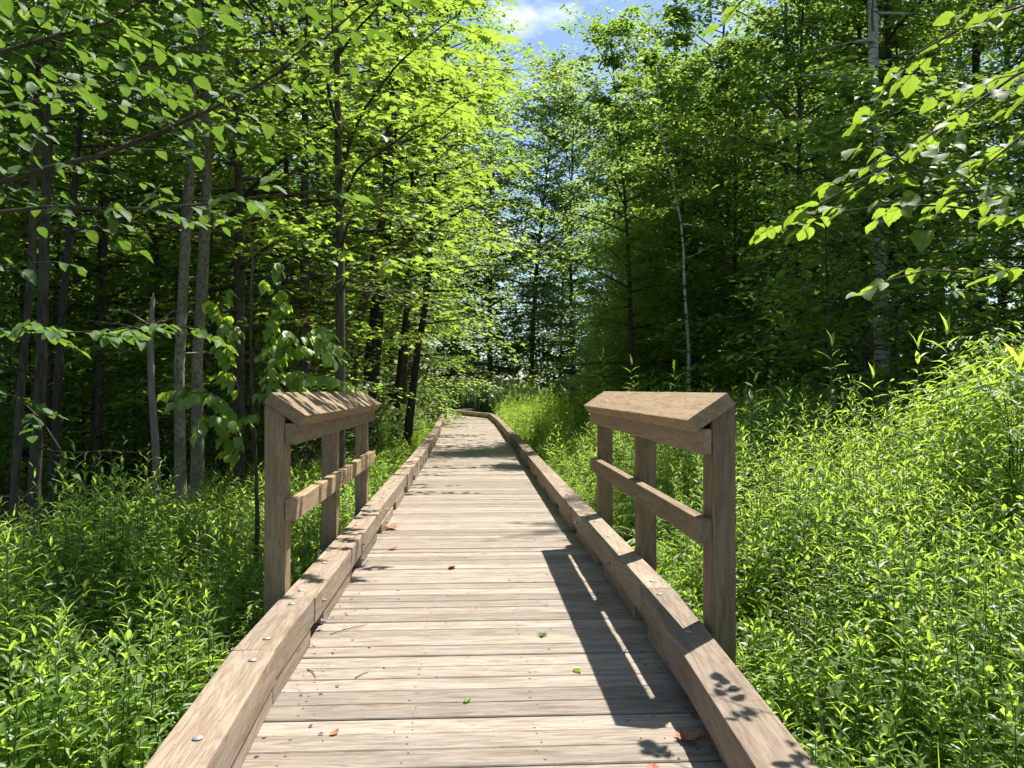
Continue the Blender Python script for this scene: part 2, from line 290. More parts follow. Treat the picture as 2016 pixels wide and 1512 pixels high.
def maple():
    ol = [(0, 0), (0.30, -0.06), (0.26, 0.10), (0.62, 0.16), (0.42, 0.30), (0.72, 0.52), (0.36, 0.50), (0.20, 0.62), (0.22, 0.78)]
    pts = ol + [(0.0, 1.05)] + [(-x, y) for x, y in reversed(ol[1:])]
    V = [(0, 0.33, 0.03)] + [(x * 0.85, y, -0.14 * (x * x + (y - 0.33) ** 2)) for x, y in pts]
    k = len(pts)
    return np.array(V, float), np.array([(0, 1 + i, 1 + (i + 1) % k) for i in range(k)])
LEAF['maple'] = maple()
def orient(D, Nn):
    D = D / (np.linalg.norm(D, axis=1)[:, None] + 1e-9)
    X = np.cross(D, Nn); X /= np.linalg.norm(X, axis=1)[:, None] + 1e-9
    Z = np.cross(X, D)
    return np.stack([X, D, Z], axis=2)
class Bag:
    def __init__(s): s.a = []
def leaves(geo, kind, P, D, Nn, S, tint):
    if isinstance(geo, Bag): geo.a.append((np.asarray(P), np.asarray(D), np.asarray(Nn), np.asarray(S), np.asarray(tint))); return
    tv, tf = LEAF[kind]; P = np.asarray(P); n = len(P)
    if n == 0: return
    Mx = orient(np.asarray(D, float), np.asarray(Nn, float))
    V = np.einsum('nij,vj->nvi', Mx, tv) * np.asarray(S)[:, None, None] + P[:, None]
    F = tf[None] + (np.arange(n) * len(tv))[:, None, None]
    geo.add(V.reshape(-1, 3), F.reshape(-1, 3), np.repeat(np.asarray(tint), len(tv)))

def spray(geo, wood, rng, path, rad0, kind, lsize, ntw, twl, nlf, start=0.2, droop=0.25, tw_geo=True, hang=0.0, sub=0.0, tintmu=0.5):
    """leafy limb along path: alternating side twigs lying in a flat spray, leaves alternating along each twig"""
    P = np.asarray(path, float); n = len(P)
    cum = np.r_[0, np.cumsum(np.linalg.norm(np.diff(P, axis=0), axis=1))]; Ltot = cum[-1]
    AP = []; AD = []; AN = []; AS = []; AT = []
    bt = rng.normal(tintmu, 0.1)
    for k in range(ntw):
        s = start + (1 - start) * (k + 0.6 * rng.random()) / ntw; last = k == ntw - 1
        if last: s = 0.995
        d = s * Ltot; i = min(n - 2, max(0, int(np.searchsorted(cum, d)) - 1)); f = (d - cum[i]) / (cum[i + 1] - cum[i] + 1e-9)
        p0 = P[i] * (1 - f) + P[i + 1] * f; T = P[i + 1] - P[i]; T /= np.linalg.norm(T) + 1e-9
        side = 1 if k % 2 else -1; ang = 0 if last else side * rng.uniform(0.55, 1.2)
        h = math.atan2(T[1], T[0]) + ang
        el = math.asin(max(-1, min(1, T[2]))) * (0.6 if not last else 1) + rng.normal(0.0, 0.22)
        ln = twl * (1.15 - 0.6 * s) * rng.uniform(0.6, 1.25)
        d0 = np.array([math.cos(h) * math.cos(el), math.sin(h) * math.cos(el), math.sin(el)])
        u = np.linspace(0, 1, 4)
        tp = p0 + d0 * (u * ln)[:, None] + np.array([0, 0, -1]) * (droop * ln * u ** 2)[:, None]
        if tw_geo: wood.add(*tube(tp, np.linspace(rad0 * 0.28 + 0.0012, 0.001, 4), 3, False))
        m = max(2, int(nlf * rng.uniform(0.7, 1.3)))
        uu = (np.arange(m) + rng.random(m) * 0.7) / m
        uu = 0.08 + 0.92 * uu / max(1e-6, uu.max())
        pp = p0 + d0 * (uu * ln)[:, None] + np.array([0, 0, -1]) * (droop * ln * uu ** 2)[:, None]
        pp += rng.normal(0, sub, pp.shape) if sub else 0
        sd = np.where(np.arange(m) % 2, 1, -1) * rng.uniform(0.5, 1.25, m); sd[-1] = 0
        hh = h + sd
        dz = rng.normal(-0.15 - hang, 0.22, m)
        dd = np.stack([np.cos(hh), np.sin(hh), dz], 1)
        nn = np.stack([rng.normal(0, 0.33, m), rng.normal(0, 0.33, m), np.ones(m)], 1)
        if hang: nn[:, :2] += np.stack([np.cos(hh), np.sin(hh)], 1) * hang * 0.8
        AP.append(pp); AD.append(dd); AN.append(nn); AS.append(lsize * rng.uniform(0.6, 1.15, m)); AT.append(np.clip(rng.normal(bt, 0.15, m), 0, 0.93 if rng.random() > 0.01 else 1))
    leaves(geo, kind, np.concatenate(AP), np.concatenate(AD), np.concatenate(AN), np.concatenate(AS), np.concatenate(AT))

def tree_geo(seed, H, r0, cb, Rc, nb, ntw, nlf, kind, lsize, el=(0.1, 0.7), path=None, tw_geo=False, droop=0.2, twf=0.42, hang=0.0, top=0.35, sub=0.05, azr=None, tintmu=0.5, dead=4, start=0.2, ragged=0.0):
    rng = np.random.default_rng(seed)
    wood = Geo(); fol = Geo()
    if path is None:
        t = np.linspace(0, 1, 11); ph = rng.uniform(0, 6.28, 2); lean = rng.normal(0, 0.03, 2) * H
        path = np.stack([lean[0] * t ** 1.4 + 0.012 * H * np.sin(5 * t + ph[0]) * t, lean[1] * t ** 1.4 + 0.012 * H * np.sin(4.3 * t + ph[1]) * t, -0.15 + t * (H + 0.15)], 1)
    path = np.asarray(path, float); zz = path[:, 2]; tt = np.clip(zz / H, 0, 1)
    rad = r0 * (1 - 0.88 * tt) + 0.35 * r0 * np.exp(-np.maximum(zz, 0) / (0.25 + r0))
    rad = rad * (1 + rng.normal(0, 0.05, len(rad)))
    wood.add(*tube(path, rad, 9))
    def on(z):
        return np.array([np.interp(z, zz, path[:, 0]), np.interp(z, zz, path[:, 1]), z]), np.interp(z, zz, rad)
    for i in range(nb):
        t = (i + rng.random() * 0.8) / nb; z = cb + (H * 0.98 - cb) * t
        p0, rt = on(z)
        prof = (0.62 + 0.38 * min(1, t / 0.25)) * (math.sqrt(max(0.02, 1 - max(0, (t - top) / (1 - top)) ** 2)))
        L = Rc * prof * rng.uniform(0.72 - ragged, 1.15 + ragged * 0.3)
        az = i * 2.39996 + rng.normal(0, 0.35) if azr is None else rng.uniform(*azr)
        e = el[0] + (el[1] - el[0]) * t + rng.normal(0, 0.12)
        u = np.linspace(0, 1, 6)
        bend = rng.normal(0, 0.12)
        h = az + bend * u
        bp = p0 + np.stack([np.cos(h) * math.cos(e) * L * u, np.sin(h) * math.cos(e) * L * u, (math.sin(e) * u - droop * 0.5 * u ** 2.2) * L], 1)
        br = min(rt * 0.6, 0.008 + 0.011 * L)
        wood.add(*tube(bp, np.linspace(br, 0.004, 6), 5, False))
        spray(fol, wood, rng, bp, br * 0.6, kind, lsize, ntw, L * twf + 0.15, nlf, start, droop, tw_geo, hang, sub, tintmu)
    for i in range(dead):      # bare dead snags on the lower stem
        z = rng.uniform(0.12, 0.95) * cb
        if z < 0.4: continue
        p0, rt = on(z); az = rng.uniform(0, 6.28); L = rng.uniform(0.4, 1.5); e = rng.uniform(-0.1, 0.5)
        u = np.linspace(0, 1, 5)
        bp = p0 + np.stack([np.cos(az + 0.4 * u * u) * L * u, np.sin(az + 0.4 * u * u) * L * u, math.sin(e) * L * u + rng.normal(0, 0.02, 5)], 1)
        wood.add(*tube(bp, np.linspace(0.011, 0.003, 5), 4, False))
    return wood, fol
def tree_meshes(bark, leafm, *a, **k):
    w, f = tree_geo(*a, **k)
    return w.mesh('trunk', M[bark], True), f.mesh('crown', M[leafm])
def put_tree(name, meshes, loc, rz, sc, label, cat='tree', group=None):
    e = empty(name, loc, rz, label, cat, group); e.scale = (sc, sc, sc)
    link('trunk', meshes[0], e); link('crown', meshes[1], e)
    return e

# ------------------------------------------------------------------ ground
GZ = -0.42
def ground_z(x, y):
    return GZ + 0.05 * math.sin(x * 0.7 + 1.3) * math.cos(y * 0.55) + 0.04 * math.sin(x * 1.9 - y * 1.3) * (1 if abs(x) > 1.4 else 0.3)
xs = np.r_[-600, -300, -150, -80, np.linspace(-45, 40, 120), 80, 150, 300, 600]
ys = np.r_[-600, -200, -60, np.linspace(-12, 80, 130), 120, 200, 350, 700, 1200]
GV = np.array([(x, y, ground_z(x, y)) for y in ys for x in xs]); nx = len(xs)
ii, jj = np.meshgrid(np.arange(nx - 1), np.arange(len(ys) - 1)); q = (jj * nx + ii).ravel()
gm = mesh_np('ground', GV, np.stack([q, q + 1, q + 1 + nx, q + nx], 1), M['floor'], smooth=True)
tag(link('ground', gm), kind='structure')

# ------------------------------------------------------------------ boardwalk
def bevel_box(name, sx, sy, sz, bev=0.006, mat=None, seg=1):
    bm = bmesh.new(); bmesh.ops.create_cube(bm, size=1)
    bmesh.ops.scale(bm, vec=(sx, sy, sz), verts=bm.verts)
    if bev: bmesh.ops.bevel(bm, geom=list(bm.edges), offset=bev, segments=seg, affect='EDGES', profile=0.6)
    me = bpy.data.meshes.new(name); bm.to_mesh(me); bm.free()
    if mat: me.materials.append(mat)
    return me
def poly(ptsY, y):
    return float(np.interp(y, [p[1] for p in ptsY], [p[0] for p in ptsY]))
KW = 0.185; BH = 0.095; TH = 0.145; KT = BH + TH       # kerb timber width, block height, timber height
L_OUT = [(-0.79, -1.2), (-1.045, 3.40), (-1.05, 14), (-1.13, 22), (-1.46, 36.2)]
R_OUT = [(0.78, -1.2), (1.14, 3.35), (1.14, 20), (1.12, 29), (0.95, 36.6)]
deck = empty('boardwalk', (0, 0, 0), kind='structure')
rnd = random.Random(5)
plank_cache = {}
y = -1.15; PW = 0.139; rows = []; far = Geo()
while y < 45.6:
    gap = rnd.choice([0.002, 0.003, 0.004, 0.007, 0.012, 0.014])
    w = PW + rnd.uniform(-0.004, 0.006)
    yc = y + w / 2
    xl = poly(L_OUT, yc) - 0.012; xr = poly(R_OUT, yc) + 0.012
    if yc > 36.4:
        xl = -8.0 - 0.02 * (yc - 36); xr = 0.95 - (yc - 36.6) * (2.05 / 6.4) if yc < 43 else -1.1 - (yc - 43) * 1.2
    dz = rnd.uniform(-0.0022, 0.0022); tilt = rnd.uniform(-0.012, 0.012)
    if yc < 15.5:
        key = rnd.randrange(6)
        ln = xr - xl
        ck = (round(w, 3), round(ln, 2), key % 2)
        if ck not in plank_cache: plank_cache[ck] = bevel_box('plank', ln, w, 0.038, 0.0045, M['deck'])
        o = link('plank', plank_cache[ck], deck)
        o.location = ((xl + xr) / 2 + rnd.uniform(-0.006, 0.006), yc, -0.019 + dz); o.rotation_euler = (tilt, 0, rnd.uniform(-0.002, 0.002) + (math.pi if rnd.random() < 0.5 else 0))
        rows.append((yc, xl, xr, dz))
    else:
        x0, x1, y0, y1 = xl, xr, y, y + w
        V = [(x0, y0, dz), (x1, y0, dz), (x1, y1, dz), (x0, y1, dz), (x0, y0, -0.038), (x1, y0, -0.038), (x1, y1, -0.038), (x0, y1, -0.038)]
        F = [(0, 1, 2), (0, 2, 3), (4, 5, 1), (4, 1, 0), (7, 3, 2), (7, 2, 6), (4, 0, 3), (4, 3, 7), (1, 5, 6), (1, 6, 2)]
        far.add(V, F)
    y += w + gap
tag(link('plank', far.mesh('far_planks', M['deck']), deck), kind='stuff')
# screw heads: two per plank on each of four joist lines
sg = Geo(); a6 = np.arange(6) * math.pi / 3
for (yc, xl, xr, dz) in rows:
    for fx in (0.15, 0.36, 0.60, 0.83):
        for s in (-1, 1):
            if rnd.random() < 0.35: continue
            c = np.array([xl + (xr - xl) * fx + rnd.uniform(-0.018, 0.018), yc + s * 0.035 + rnd.uniform(-0.008, 0.008), dz + 0.0012])
            r = rnd.uniform(0.0035, 0.0055)
            sg.add(np.vstack([c + np.stack([np.cos(a6) * r * 1.3, np.sin(a6) * r, 0 * a6], 1), c + [0, 0, 0.0004]]), [(k, (k + 1) % 6, 6) for k in range(6)])
tag(link('screw', sg.mesh('screw_heads', M['screw']), deck), kind='stuff')
# stringers and sleepers under the deck
for x in (-0.9, -0.3, 0.35, 0.98):
    o = link('stringer', bevel_box('stringer', 37.0, 0.06, 0.18, 0.004, M['kerb']), deck); o.location = (x * 0.86, 17.4, -0.131); o.rotation_euler = (0, 0, math.pi / 2)
sm_ = bevel_box('sleeper', 2.3, 0.18, 0.22, 0.006, M['kerb'])
for k in range(15):
    o = link('sleeper', sm_, deck); o.location = (0.03 - 0.02 * k * (k > 8) * 0.5, -0.8 + 2.6 * k, -0.332)
# planks of the side arm sit on one joist slab so nothing floats
o = link('stringer', bevel_box('arm_stringer', 7.0, 8.4, 0.3, 0.004, M['kerb']), deck); o.location = (-4.6, 41.0, -0.195)

bolt_me = None
def bolt_mesh(r=0.017, h=0.006):
    bm = bmesh.new(); n = 12; rings = [(1, 0), (1, 0.25), (0.8, 0.7), (0.4, 1.0)]
    vs_ = [[bm.verts.new((r * k * math.cos(2 * math.pi * i / n), r * k * math.sin(2 * math.pi * i / n), h * z)) for i in range(n)] for k, z in rings]
    for a, b_ in zip(vs_, vs_[1:]):
        for i in range(n): bm.faces.new((a[i], a[(i + 1) % n], b_[(i + 1) % n], b_[i]))
    bm.faces.new(vs_[-1])
    me = bpy.data.meshes.new('bolt'); bm.to_mesh(me); bm.free(); me.materials.append(M['steel']); return me
def nut_mesh():
    bm = bmesh.new(); n = 6
    prof = [(0.019, 0), (0.019, 0.003), (0.0115, 0.003), (0.0115, 0.013), (0.006, 0.013), (0.006, 0.026)]
    vs_ = [[bm.verts.new((r * math.cos(2 * math.pi * i / n), r * math.sin(2 * math.pi * i / n), z)) for i in range(n)] for r, z in prof]
    for a, b_ in zip(vs_, vs_[1:]):
        for i in range(n): bm.faces.new((a[i], a[(i + 1) % n], b_[(i + 1) % n], b_[i]))
    bm.faces.new(vs_[-1])
    me = bpy.data.meshes.new('nut'); bm.to_mesh(me); bm.free(); me.materials.append(M['steel']); return me
BOLT = bolt_mesh(); NUT = nut_mesh()

def kerb(label, outer, side, joints, openings, nuts=()):
    """kerb of bolted timbers on spacer blocks; side -1 left, +1 right; outer = polyline of its outer top edge"""
    k = empty('timber_kerb', (outer[0][0], outer[0][1], 0), label=label, cat='kerb')
    base = Vector((outer[0][0], outer[0][1], 0))
    def centre(y): return poly(outer, y) - side * KW / 2
    js = joints
    for i, (a, b_) in enumerate(zip(js, js[1:])):
        xa, xb = centre(a), centre(b_)
        off = rnd.uniform(-0.008, 0.008)
        ln = math.hypot(xb - xa, b_ - a) - 0.005; ang = math.atan2(b_ - a, xb - xa)
        t = link('timber', bevel_box('timber', ln, KW + rnd.uniform(-0.004, 0.004), TH, 0.007, M['kerb'], 2), k)
        t.location = Vector(((xa + xb) / 2 + off, (a + b_) / 2, BH + TH / 2 + rnd.uniform(-0.003, 0.003))) - base
        t.rotation_euler = (0, 0, ang)
        if a < 24:
            nb = max(2, int(round(ln / 0.75)) + 1)
            for q_ in range(nb):
                u = -ln / 2 + 0.14 + (ln - 0.28) * q_ / (nb - 1)
                bo = link('bolt', BOLT, t); bo.location = (u, rnd.uniform(-0.025, 0.025), TH / 2 + 0.003)
    edges = [js[0]] + [e for op in openings for e in op] + [js[-1]]
    for a, b_ in zip(edges[0::2], edges[1::2]):
        cuts = [a] + [p_[1] for p_ in outer if a + 0.1 < p_[1] < b_ - 0.1] + [b_]
        for a2, b2 in zip(cuts, cuts[1:]):
            xa, xb = centre(a2), centre(b2); ln = math.hypot(xb - xa, b2 - a2) - 0.003; ang = math.atan2(b2 - a2, xb - xa)
            t = link('spacer_block', bevel_box('spacer_block', ln, KW - 0.005, BH - 0.006, 0.004, M['kerb']), k)
            t.location = Vector(((xa + xb) / 2 + side * rnd.uniform(-0.002, 0.004), (a2 + b2) / 2, BH / 2 - 0.0005)) - base; t.rotation_euler = (0, 0, ang)
    for yy in nuts:
        for zz in (0.045, 0.165):
            nu = link('nut', NUT, k)
            nu.location = Vector((centre(yy) - side * (KW / 2 + (0.0005 if zz > 0.1 else -0.002)), yy, zz)) - base
            nu.rotation_euler = (0, -side * math.pi / 2, 0)
    return k
def opn(first, n, step=1.43, w=0.36, end=36): return [(first + step * i, first + step * i + w) for i in range(n) if first + step * i + w < end - 0.4]
kerb('weathered brown timber kerb along left edge of the boardwalk', L_OUT[:], -1,
     [-1.2, 3.40, 4.25, 7.3, 10.4, 13.5, 16.6, 19.7, 22.8, 26.0, 29.2, 32.5, 36.2], opn(4.18, 24, end=36.2), (4.46, 6.06, 7.78))
kerb('weathered brown timber kerb along right edge of the boardwalk', R_OUT[:], 1,
     [-1.2, 1.4, 4.35, 7.4, 10.5, 13.6, 16.7, 19.8, 22.9, 26.1, 29.3, 32.6, 36.6], opn(4.18, 24, 1.44, end=36.6), (3.70, 5.30, 6.95))
def kerb_free(label, a, b_):
    k = empty('timber_kerb', (a[0], a[1], 0), math.atan2(b_[1] - a[1], b_[0] - a[0]), label, 'kerb'); ln = math.hypot(b_[0] - a[0], b_[1] - a[1])
    n = max(1, round(ln / 3.2)); me = bevel_box('timber', ln / n - 0.006, KW, TH, 0.007, M['kerb'])
    for i in range(n):
        t = link('timber', me, k); t.location = (ln / n * (i + 0.5), 0, BH + TH / 2)
    nbk = int(ln / 1.2); me = bevel_box('spacer_block', ln / nbk - 0.32, KW - 0.022, BH - 0.002, 0.004, M['kerb'])
    for i in range(nbk):
        t = link('spacer_block', me, k); t.location = (ln / nbk * (i + 0.5), 0, BH / 2 - 0.002)
kerb_free('far timber kerb where the boardwalk bends left, short brown run', (0.84, 36.75), (-1.12, 42.9))
kerb_free('far timber kerb on near side of the left turning', (-1.45, 36.45), (-7.9, 38.4))
kerb_free('farthest timber kerb facing down the boardwalk at the turning', (-1.9, 45.3), (-8.1, 45.6))
kerb_free('distant timber kerb running off to the right past the bend', (-1.05, 43.3), (2.6, 53.0))

def railing(label, side, xin, ystart, yend, posts, pw=0.118):
    r_ = empty('wooden_railing', (side * (xin + 0.06), ystart, GZ), label=label, cat='railing')
    base = Vector(r_.location)
    def piece(name, sx, sy, sz, c, rot, mat='rail', bev=0.006, parent=r_):
        o_ = link(name, bevel_box(name, sx, sy, sz, bev, M[mat], 2), parent); o_.location = Vector(c) - base; o_.rotation_euler = rot; return o_
    # posts with sloping top (local X = up so the grain runs along the post)
    for yp in posts:
        h0 = GZ - 0.25
        w_, d_ = pw, 0.14
        bm = bmesh.new()
        def topz(x): return 1.232 + (x - 0.963) * (0.131 / 0.194) * 1.0 if False else 1.148 + (x - (xin - 0.123)) * 0.675
        vsq = []
        for xx in (xin + 0.003, xin + w_):
            for yy in (0, d_):
                vsq.append((xx, yy))
        order = [vsq[0], vsq[1], vsq[3], vsq[2]]
        lo = [bm.verts.new((h0 - GZ, yy, -side * xx)) for xx, yy in order]; hi = [bm.verts.new((topz(xx) - 0.003 - GZ, yy, -side * xx)) for xx, yy in order]
        bm.faces.new(lo); bm.faces.new(hi)
        for i in range(4): bm.faces.new((lo[i], lo[(i + 1) % 4], hi[(i + 1) % 4], hi[i]))
        bmesh.ops.recalc_face_normals(bm, faces=bm.faces)
        bmesh.ops.bevel(bm, geom=list(bm.edges), offset=0.005, segments=2, affect='EDGES')
        # local frame: X up, Y along walk, Z = -side * x   -> rotate -90 about Y
        me = bpy.data.meshes.new('post'); bm.to_mesh(me); bm.free(); me.materials.append(M['rail'])
        o_ = link('post', me, r_); o_.location = Vector((0, yp, GZ)) - base; o_.rotation_euler = (0, -math.pi / 2, 0)
    ym = (ystart + yend) / 2; ln = yend - ystart
    piece('top_rail', ln - 0.03, 0.062, 0.12, (side * (xin - 0.031), ym, 1.122), (0, 0, math.pi / 2))
    piece('middle_rail', ln - 0.03, 0.062, 0.118, (side * (xin - 0.031), ym + 0.006, 0.694), (0, 0, math.pi / 2))
    # sloping cap board
    cx = xin - 0.02; sl_ = math.atan2(0.131, 0.194)
    # centre of the board: midpoint of top face minus half thickness along the normal
    mx_, mz_ = xin - 0.026, 1.2905
    nx_, nz_ = -math.sin(sl_), math.cos(sl_)
    c = (side * (mx_ - nx_ * 0.036), ym, mz_ - nz_ * 0.036)
    cap = link('cap_board', bevel_box('cap_board', ln, 0.236, 0.072, 0.006, M['rail'], 2), r_)
    cap.location = Vector(c) - base
    cap.rotation_mode = 'QUATERNION'
    Mx = Matrix(((0, side * math.cos(sl_) * 1.0, side * nx_), (1, 0, 0), (0, math.sin(sl_), nz_)))
    if Mx.determinant() < 0: Mx = Matrix([(r0_[0], -r0_[1], r0_[2]) for r0_ in Mx])
    cap.rotation_quaternion = Mx.to_quaternion()
    return r_
railing('short wooden railing with sloping cap on left of boardwalk', -1, 1.045, 4.34, 7.86, (4.37, 6.0, 7.70))
railing('short wooden railing with sloping cap on right of boardwalk', 1, 1.14, 3.60, 7.02, (3.63, 5.23, 6.87), 0.122)

# ------------------------------------------------------------------ trees
LW = 'trees of the shaded wood on the left'; RW = 'trees of the dense right-hand wood'; FW = 'distant trees closing the view'
T = {}
T['tall'] = [tree_meshes('bark', 'leaf_dark', 100 + i, 16.5, 0.10, 3.0, 2.9, 44, 12, 13, 'quad', 0.145, (0.0, 0.8), dead=7) for i in range(3)]
T['darktall'] = [tree_meshes('bark_dark', 'leaf_mid', 120 + i, 18.0, 0.14, 3.4, 3.2, 46, 12, 13, 'quad', 0.15, (0.0, 0.8), dead=8) for i in range(2)]
T['maple'] = [tree_meshes('bark', 'leaf_maple', 140 + i, 13.0, 0.11, 2.2, 3.6, 46, 13, 13, 'maple', 0.115, (-0.05, 0.75), tw_geo=True, droop=0.25) for i in range(2)]
T['edge'] = [tree_meshes('bark', 'leaf_mid', 160 + i, 12.5, 0.085, 0.4, 3.0, 58, 16, 16, 'quad', 0.15, (-0.1, 0.95), droop=0.3, top=0.45, start=0.04, ragged=0.45, twf=0.5) for i in range(3)]
T['far'] = [tree_meshes('bark_dark', 'leaf_haze', 180 + i, 24.0, 0.16, 1.0, 5.0, 66, 16, 17, 'quad', 0.27, (-0.05, 1.0), droop=0.2, top=0.55, dead=0, start=0.04, ragged=0.4, twf=0.5) for i in range(2)]
T['broad'] = [tree_meshes('bark', 'leaf_haze', 260 + i, 20.0, 0.17, 1.5, 5.2, 74, 18, 17, 'quad', 0.23, (-0.1, 1.0), droop=0.3, top=0.72, dead=0, start=0.05, ragged=0.4, twf=0.5) for i in range(2)]
T['sap'] = [tree_meshes('bark', 'leaf_mid', 200 + i, 4.2 + i * 0.5, 0.025, 0.4, 1.4, 28, 8, 11, 'oval', 0.11, (0.0, 0.8), droop=0.3, dead=0) for i in range(3)]
T['bush'] = [tree_meshes('bark', 'leaf_mid', 220 + i, 1.9, 0.016, 0.1, 0.9, 24, 6, 9, 'oval', 0.095, (0.1, 1.0), droop=0.3, dead=0) for i in range(3)]
T['birch'] = [tree_meshes('birch', 'leaf_mid', 240, 17.0, 0.14, 5.0, 2.4, 40, 10, 13, 'quad', 0.10, (0.15, 0.9), dead=2)]
trng = random.Random(11)
placed = []
def free(x, y, d):
    return all((x - a) ** 2 + (y - b_) ** 2 > d * d for a, b_ in placed)
def gpt(px, d):
    p = at(px, 767, d); return p.x, p.y
def own_tree(name, pts, H, r0, cb, Rc, nb, bark, leafm, label, seed, **kw):
    """tree with its own stem line; pts = (px, py, depth) up the stem, first one at its foot"""
    W = [at(*p) for p in pts]; W[0].z = ground_z(W[0].x, W[0].y)
    base = W[0].copy(); P = [(w_ - base) for w_ in W]
    d = (P[-1] - P[-2]).normalized(); d = (d + Vector((0, 0, 1.5))).normalized()
    P = [Vector((0, 0, -0.2)) - (P[1] - P[0]).normalized() * 0.0] + P[1:]
    while P[-1].z < H - 0.4:
        P.append(P[-1] + d * min(2.0, (H - P[-1].z) / max(0.3, d.z) + 0.01))
    # resample with slight wobble
    A = np.array([tuple(p) for p in P]); z = np.linspace(-0.2, A[-1, 2], 14); g = np.random.default_rng(seed)
    path = np.stack([np.interp(z, A[:, 2], A[:, 0]), np.interp(z, A[:, 2], A[:, 1]), z], 1); path[1:, :2] += g.normal(0, 0.018, (13, 2))
    a = dict(ntw=12, nlf=13, kind='quad', lsize=0.14); a.update(kw)
    ms = tree_meshes(bark, leafm, seed, path[-1, 2], r0, cb, Rc, nb, path=path, **a)
    placed.append((base.x, base.y))
    return put_tree(name, ms, base, 0, 1, label)
own_tree('pale_barked_tree', [(352, 1040, 9.0), (362, 600, 9.0), (375, 250, 9.1), (390, 20, 9.2)], 14, 0.075, 4.6, 2.4, 30, 'bark_pale', 'leaf_mid', 'slender tree with pale mottled bark, left stem of the close pair', 301)
own_tree('pale_barked_tree', [(385, 1020, 9.5), (398, 600, 9.5), (404, 300, 9.5), (388, 30, 9.6)], 15, 0.085, 4.8, 2.4, 30, 'bark_pale', 'leaf_mid', 'slender tree with pale mottled bark, right stem of the close pair', 302)
own_tree('forest_tree', [(22, 1150, 7.0), (45, 760, 7.0), (70, 420, 7.1)], 13, 0.042, 4.2, 2.2, 26, 'bark', 'leaf_dark', 'thin grey tree leaning right at the far left edge', 303)
own_tree('forest_tree', [(62, 1140, 7.3), (82, 760, 7.3), (92, 420, 7.4)], 14, 0.058, 4.4, 2.4, 26, 'bark', 'leaf_dark', 'thicker grey-brown tree, second from the left edge', 304)
own_tree('forest_tree', [(95, 1060, 8.2), (112, 700, 8.2), (150, 380, 8.3)], 13, 0.045, 4.4, 2.2, 26, 'bark_dark', 'leaf_dark', 'dark thin tree behind the second trunk from left edge', 305)
own_tree('dark_trunked_tree', [(722, 800, 18.0), (740, 600, 18.0), (768, 330, 18.0)], 17, 0.22, 5.0, 3.2, 46, 'bark_dark', 'leaf_mid', 'stout tree with dark furrowed trunk left of the boardwalk', 306)
own_tree('forest_tree', [(676, 800, 16.0), (705, 640, 16.0), (752, 440, 16.0)], 14, 0.11, 4.6, 2.6, 36, 'bark', 'leaf_mid', 'leaning tree slanting right in front of the stout dark trunk', 308)
own_tree('dark_trunked_tree', [(797, 835, 19.0), (818, 730, 19.0), (836, 630, 19.0)], 13, 0.11, 3.4, 3.0, 40, 'bark_dark', 'leaf_mid', 'dark leaning tree nearest the left kerb in the distance', 309)
own_tree('dark_trunked_tree', [(772, 830, 21.0), (785, 730, 21.0), (797, 640, 21.0)], 13, 0.10, 3.4, 2.6, 36, 'bark_dark', 'leaf_mid', 'slim dark tree just left of the kerbside leaning one', 310)
own_tree('leaning_birch', [(1362, 700, 17.0), (1345, 450, 17.0), (1308, 290, 17.0), (1296, 200, 17.0)], 9.0, 0.05, 5.4, 1.5, 16, 'birch', 'leaf_mid', 'thin pale birch stem leaning left in the right-hand wood', 311)
own_tree('birch_tree', [(1738, 760, 14.0), (1728, 300, 14.0), (1712, 0, 14.0)], 16, 0.15, 6.0, 2.4, 30, 'birch', 'leaf_mid', 'white birch with black bands high on the right', 312)
own_tree('dark_trunked_tree', [(1760, 760, 16.0), (1752, 300, 16.0), (1745, 0, 16.0)], 16, 0.12, 4.0, 2.4, 36, 'bark_dark', 'leaf_mid', 'dark tree standing just right of the white birch', 313)
# edge maples with overhanging star-leaved boughs
for (px, d, sc, rz, lab) in [(600, 13.5, 1.0, 2.1, 'second bright maple behind the left railing'),
                             (790, 24.0, 1.15, 4.0, 'distant maple reaching over the boardwalk from the left')]:
    x, y_ = gpt(px, d); placed.append((x, y_))
    put_tree('maple_tree', T['maple'][int(d) % 2], (x, y_, ground_z(x, y_)), rz, sc, lab)
for (px, d, k, sc, lab) in [(770, 30.0, 'edge', 1.2, 'leafy tree leaning over the far left kerb before the bend'), (560, 17.0, 'maple', 1.0, 'third bright maple, deeper in the left wood'),
                            (470, 11.5, 'maple', 0.9, 'maple spreading behind the pale pair of stems'), (805, 33.0, 'maple', 1.15, 'spreading maple closest to the left kerb short of the bend'), (815, 36.0, 'edge', 1.3, 'leafy tree at the corner of the left turning'), (965, 61.0, 'broad', 1.38, 'broad haze-tinted tree straight ahead beyond the bend'), (1045, 62.0, 'broad', 1.36, 'broad haze-tinted tree left of the sky gap'), (1130, 59.0, 'broad', 1.21, 'broad haze-tinted tree under the left part of the sky gap'),
                            (1215, 60.0, 'broad', 1.2, 'broad haze-tinted tree under the right part of the sky gap'), (1300, 49.0, 'broad', 1.16, 'broad haze-tinted tree right of the sky gap'), (890, 61.0, 'broad', 1.3, 'broad haze-tinted tree behind the left turning')]:
    x, y_ = gpt(px, d); placed.append((x, y_)); put_tree('maple_tree' if k == 'maple' else 'leafy_tree', T[k][int(d) % 2], (x, y_, ground_z(x, y_)), px * 0.01, sc, lab)
for (x, y_, k, sc, lab) in [(4.3, 20.5, 1, 0.95, 'leafy tree nearest the right kerb, casting shade across the deck')]:
    placed.append((x, y_)); put_tree('leafy_tree', T['edge'][k], (x, y_, ground_z(x, y_)), x * 5, sc, lab)
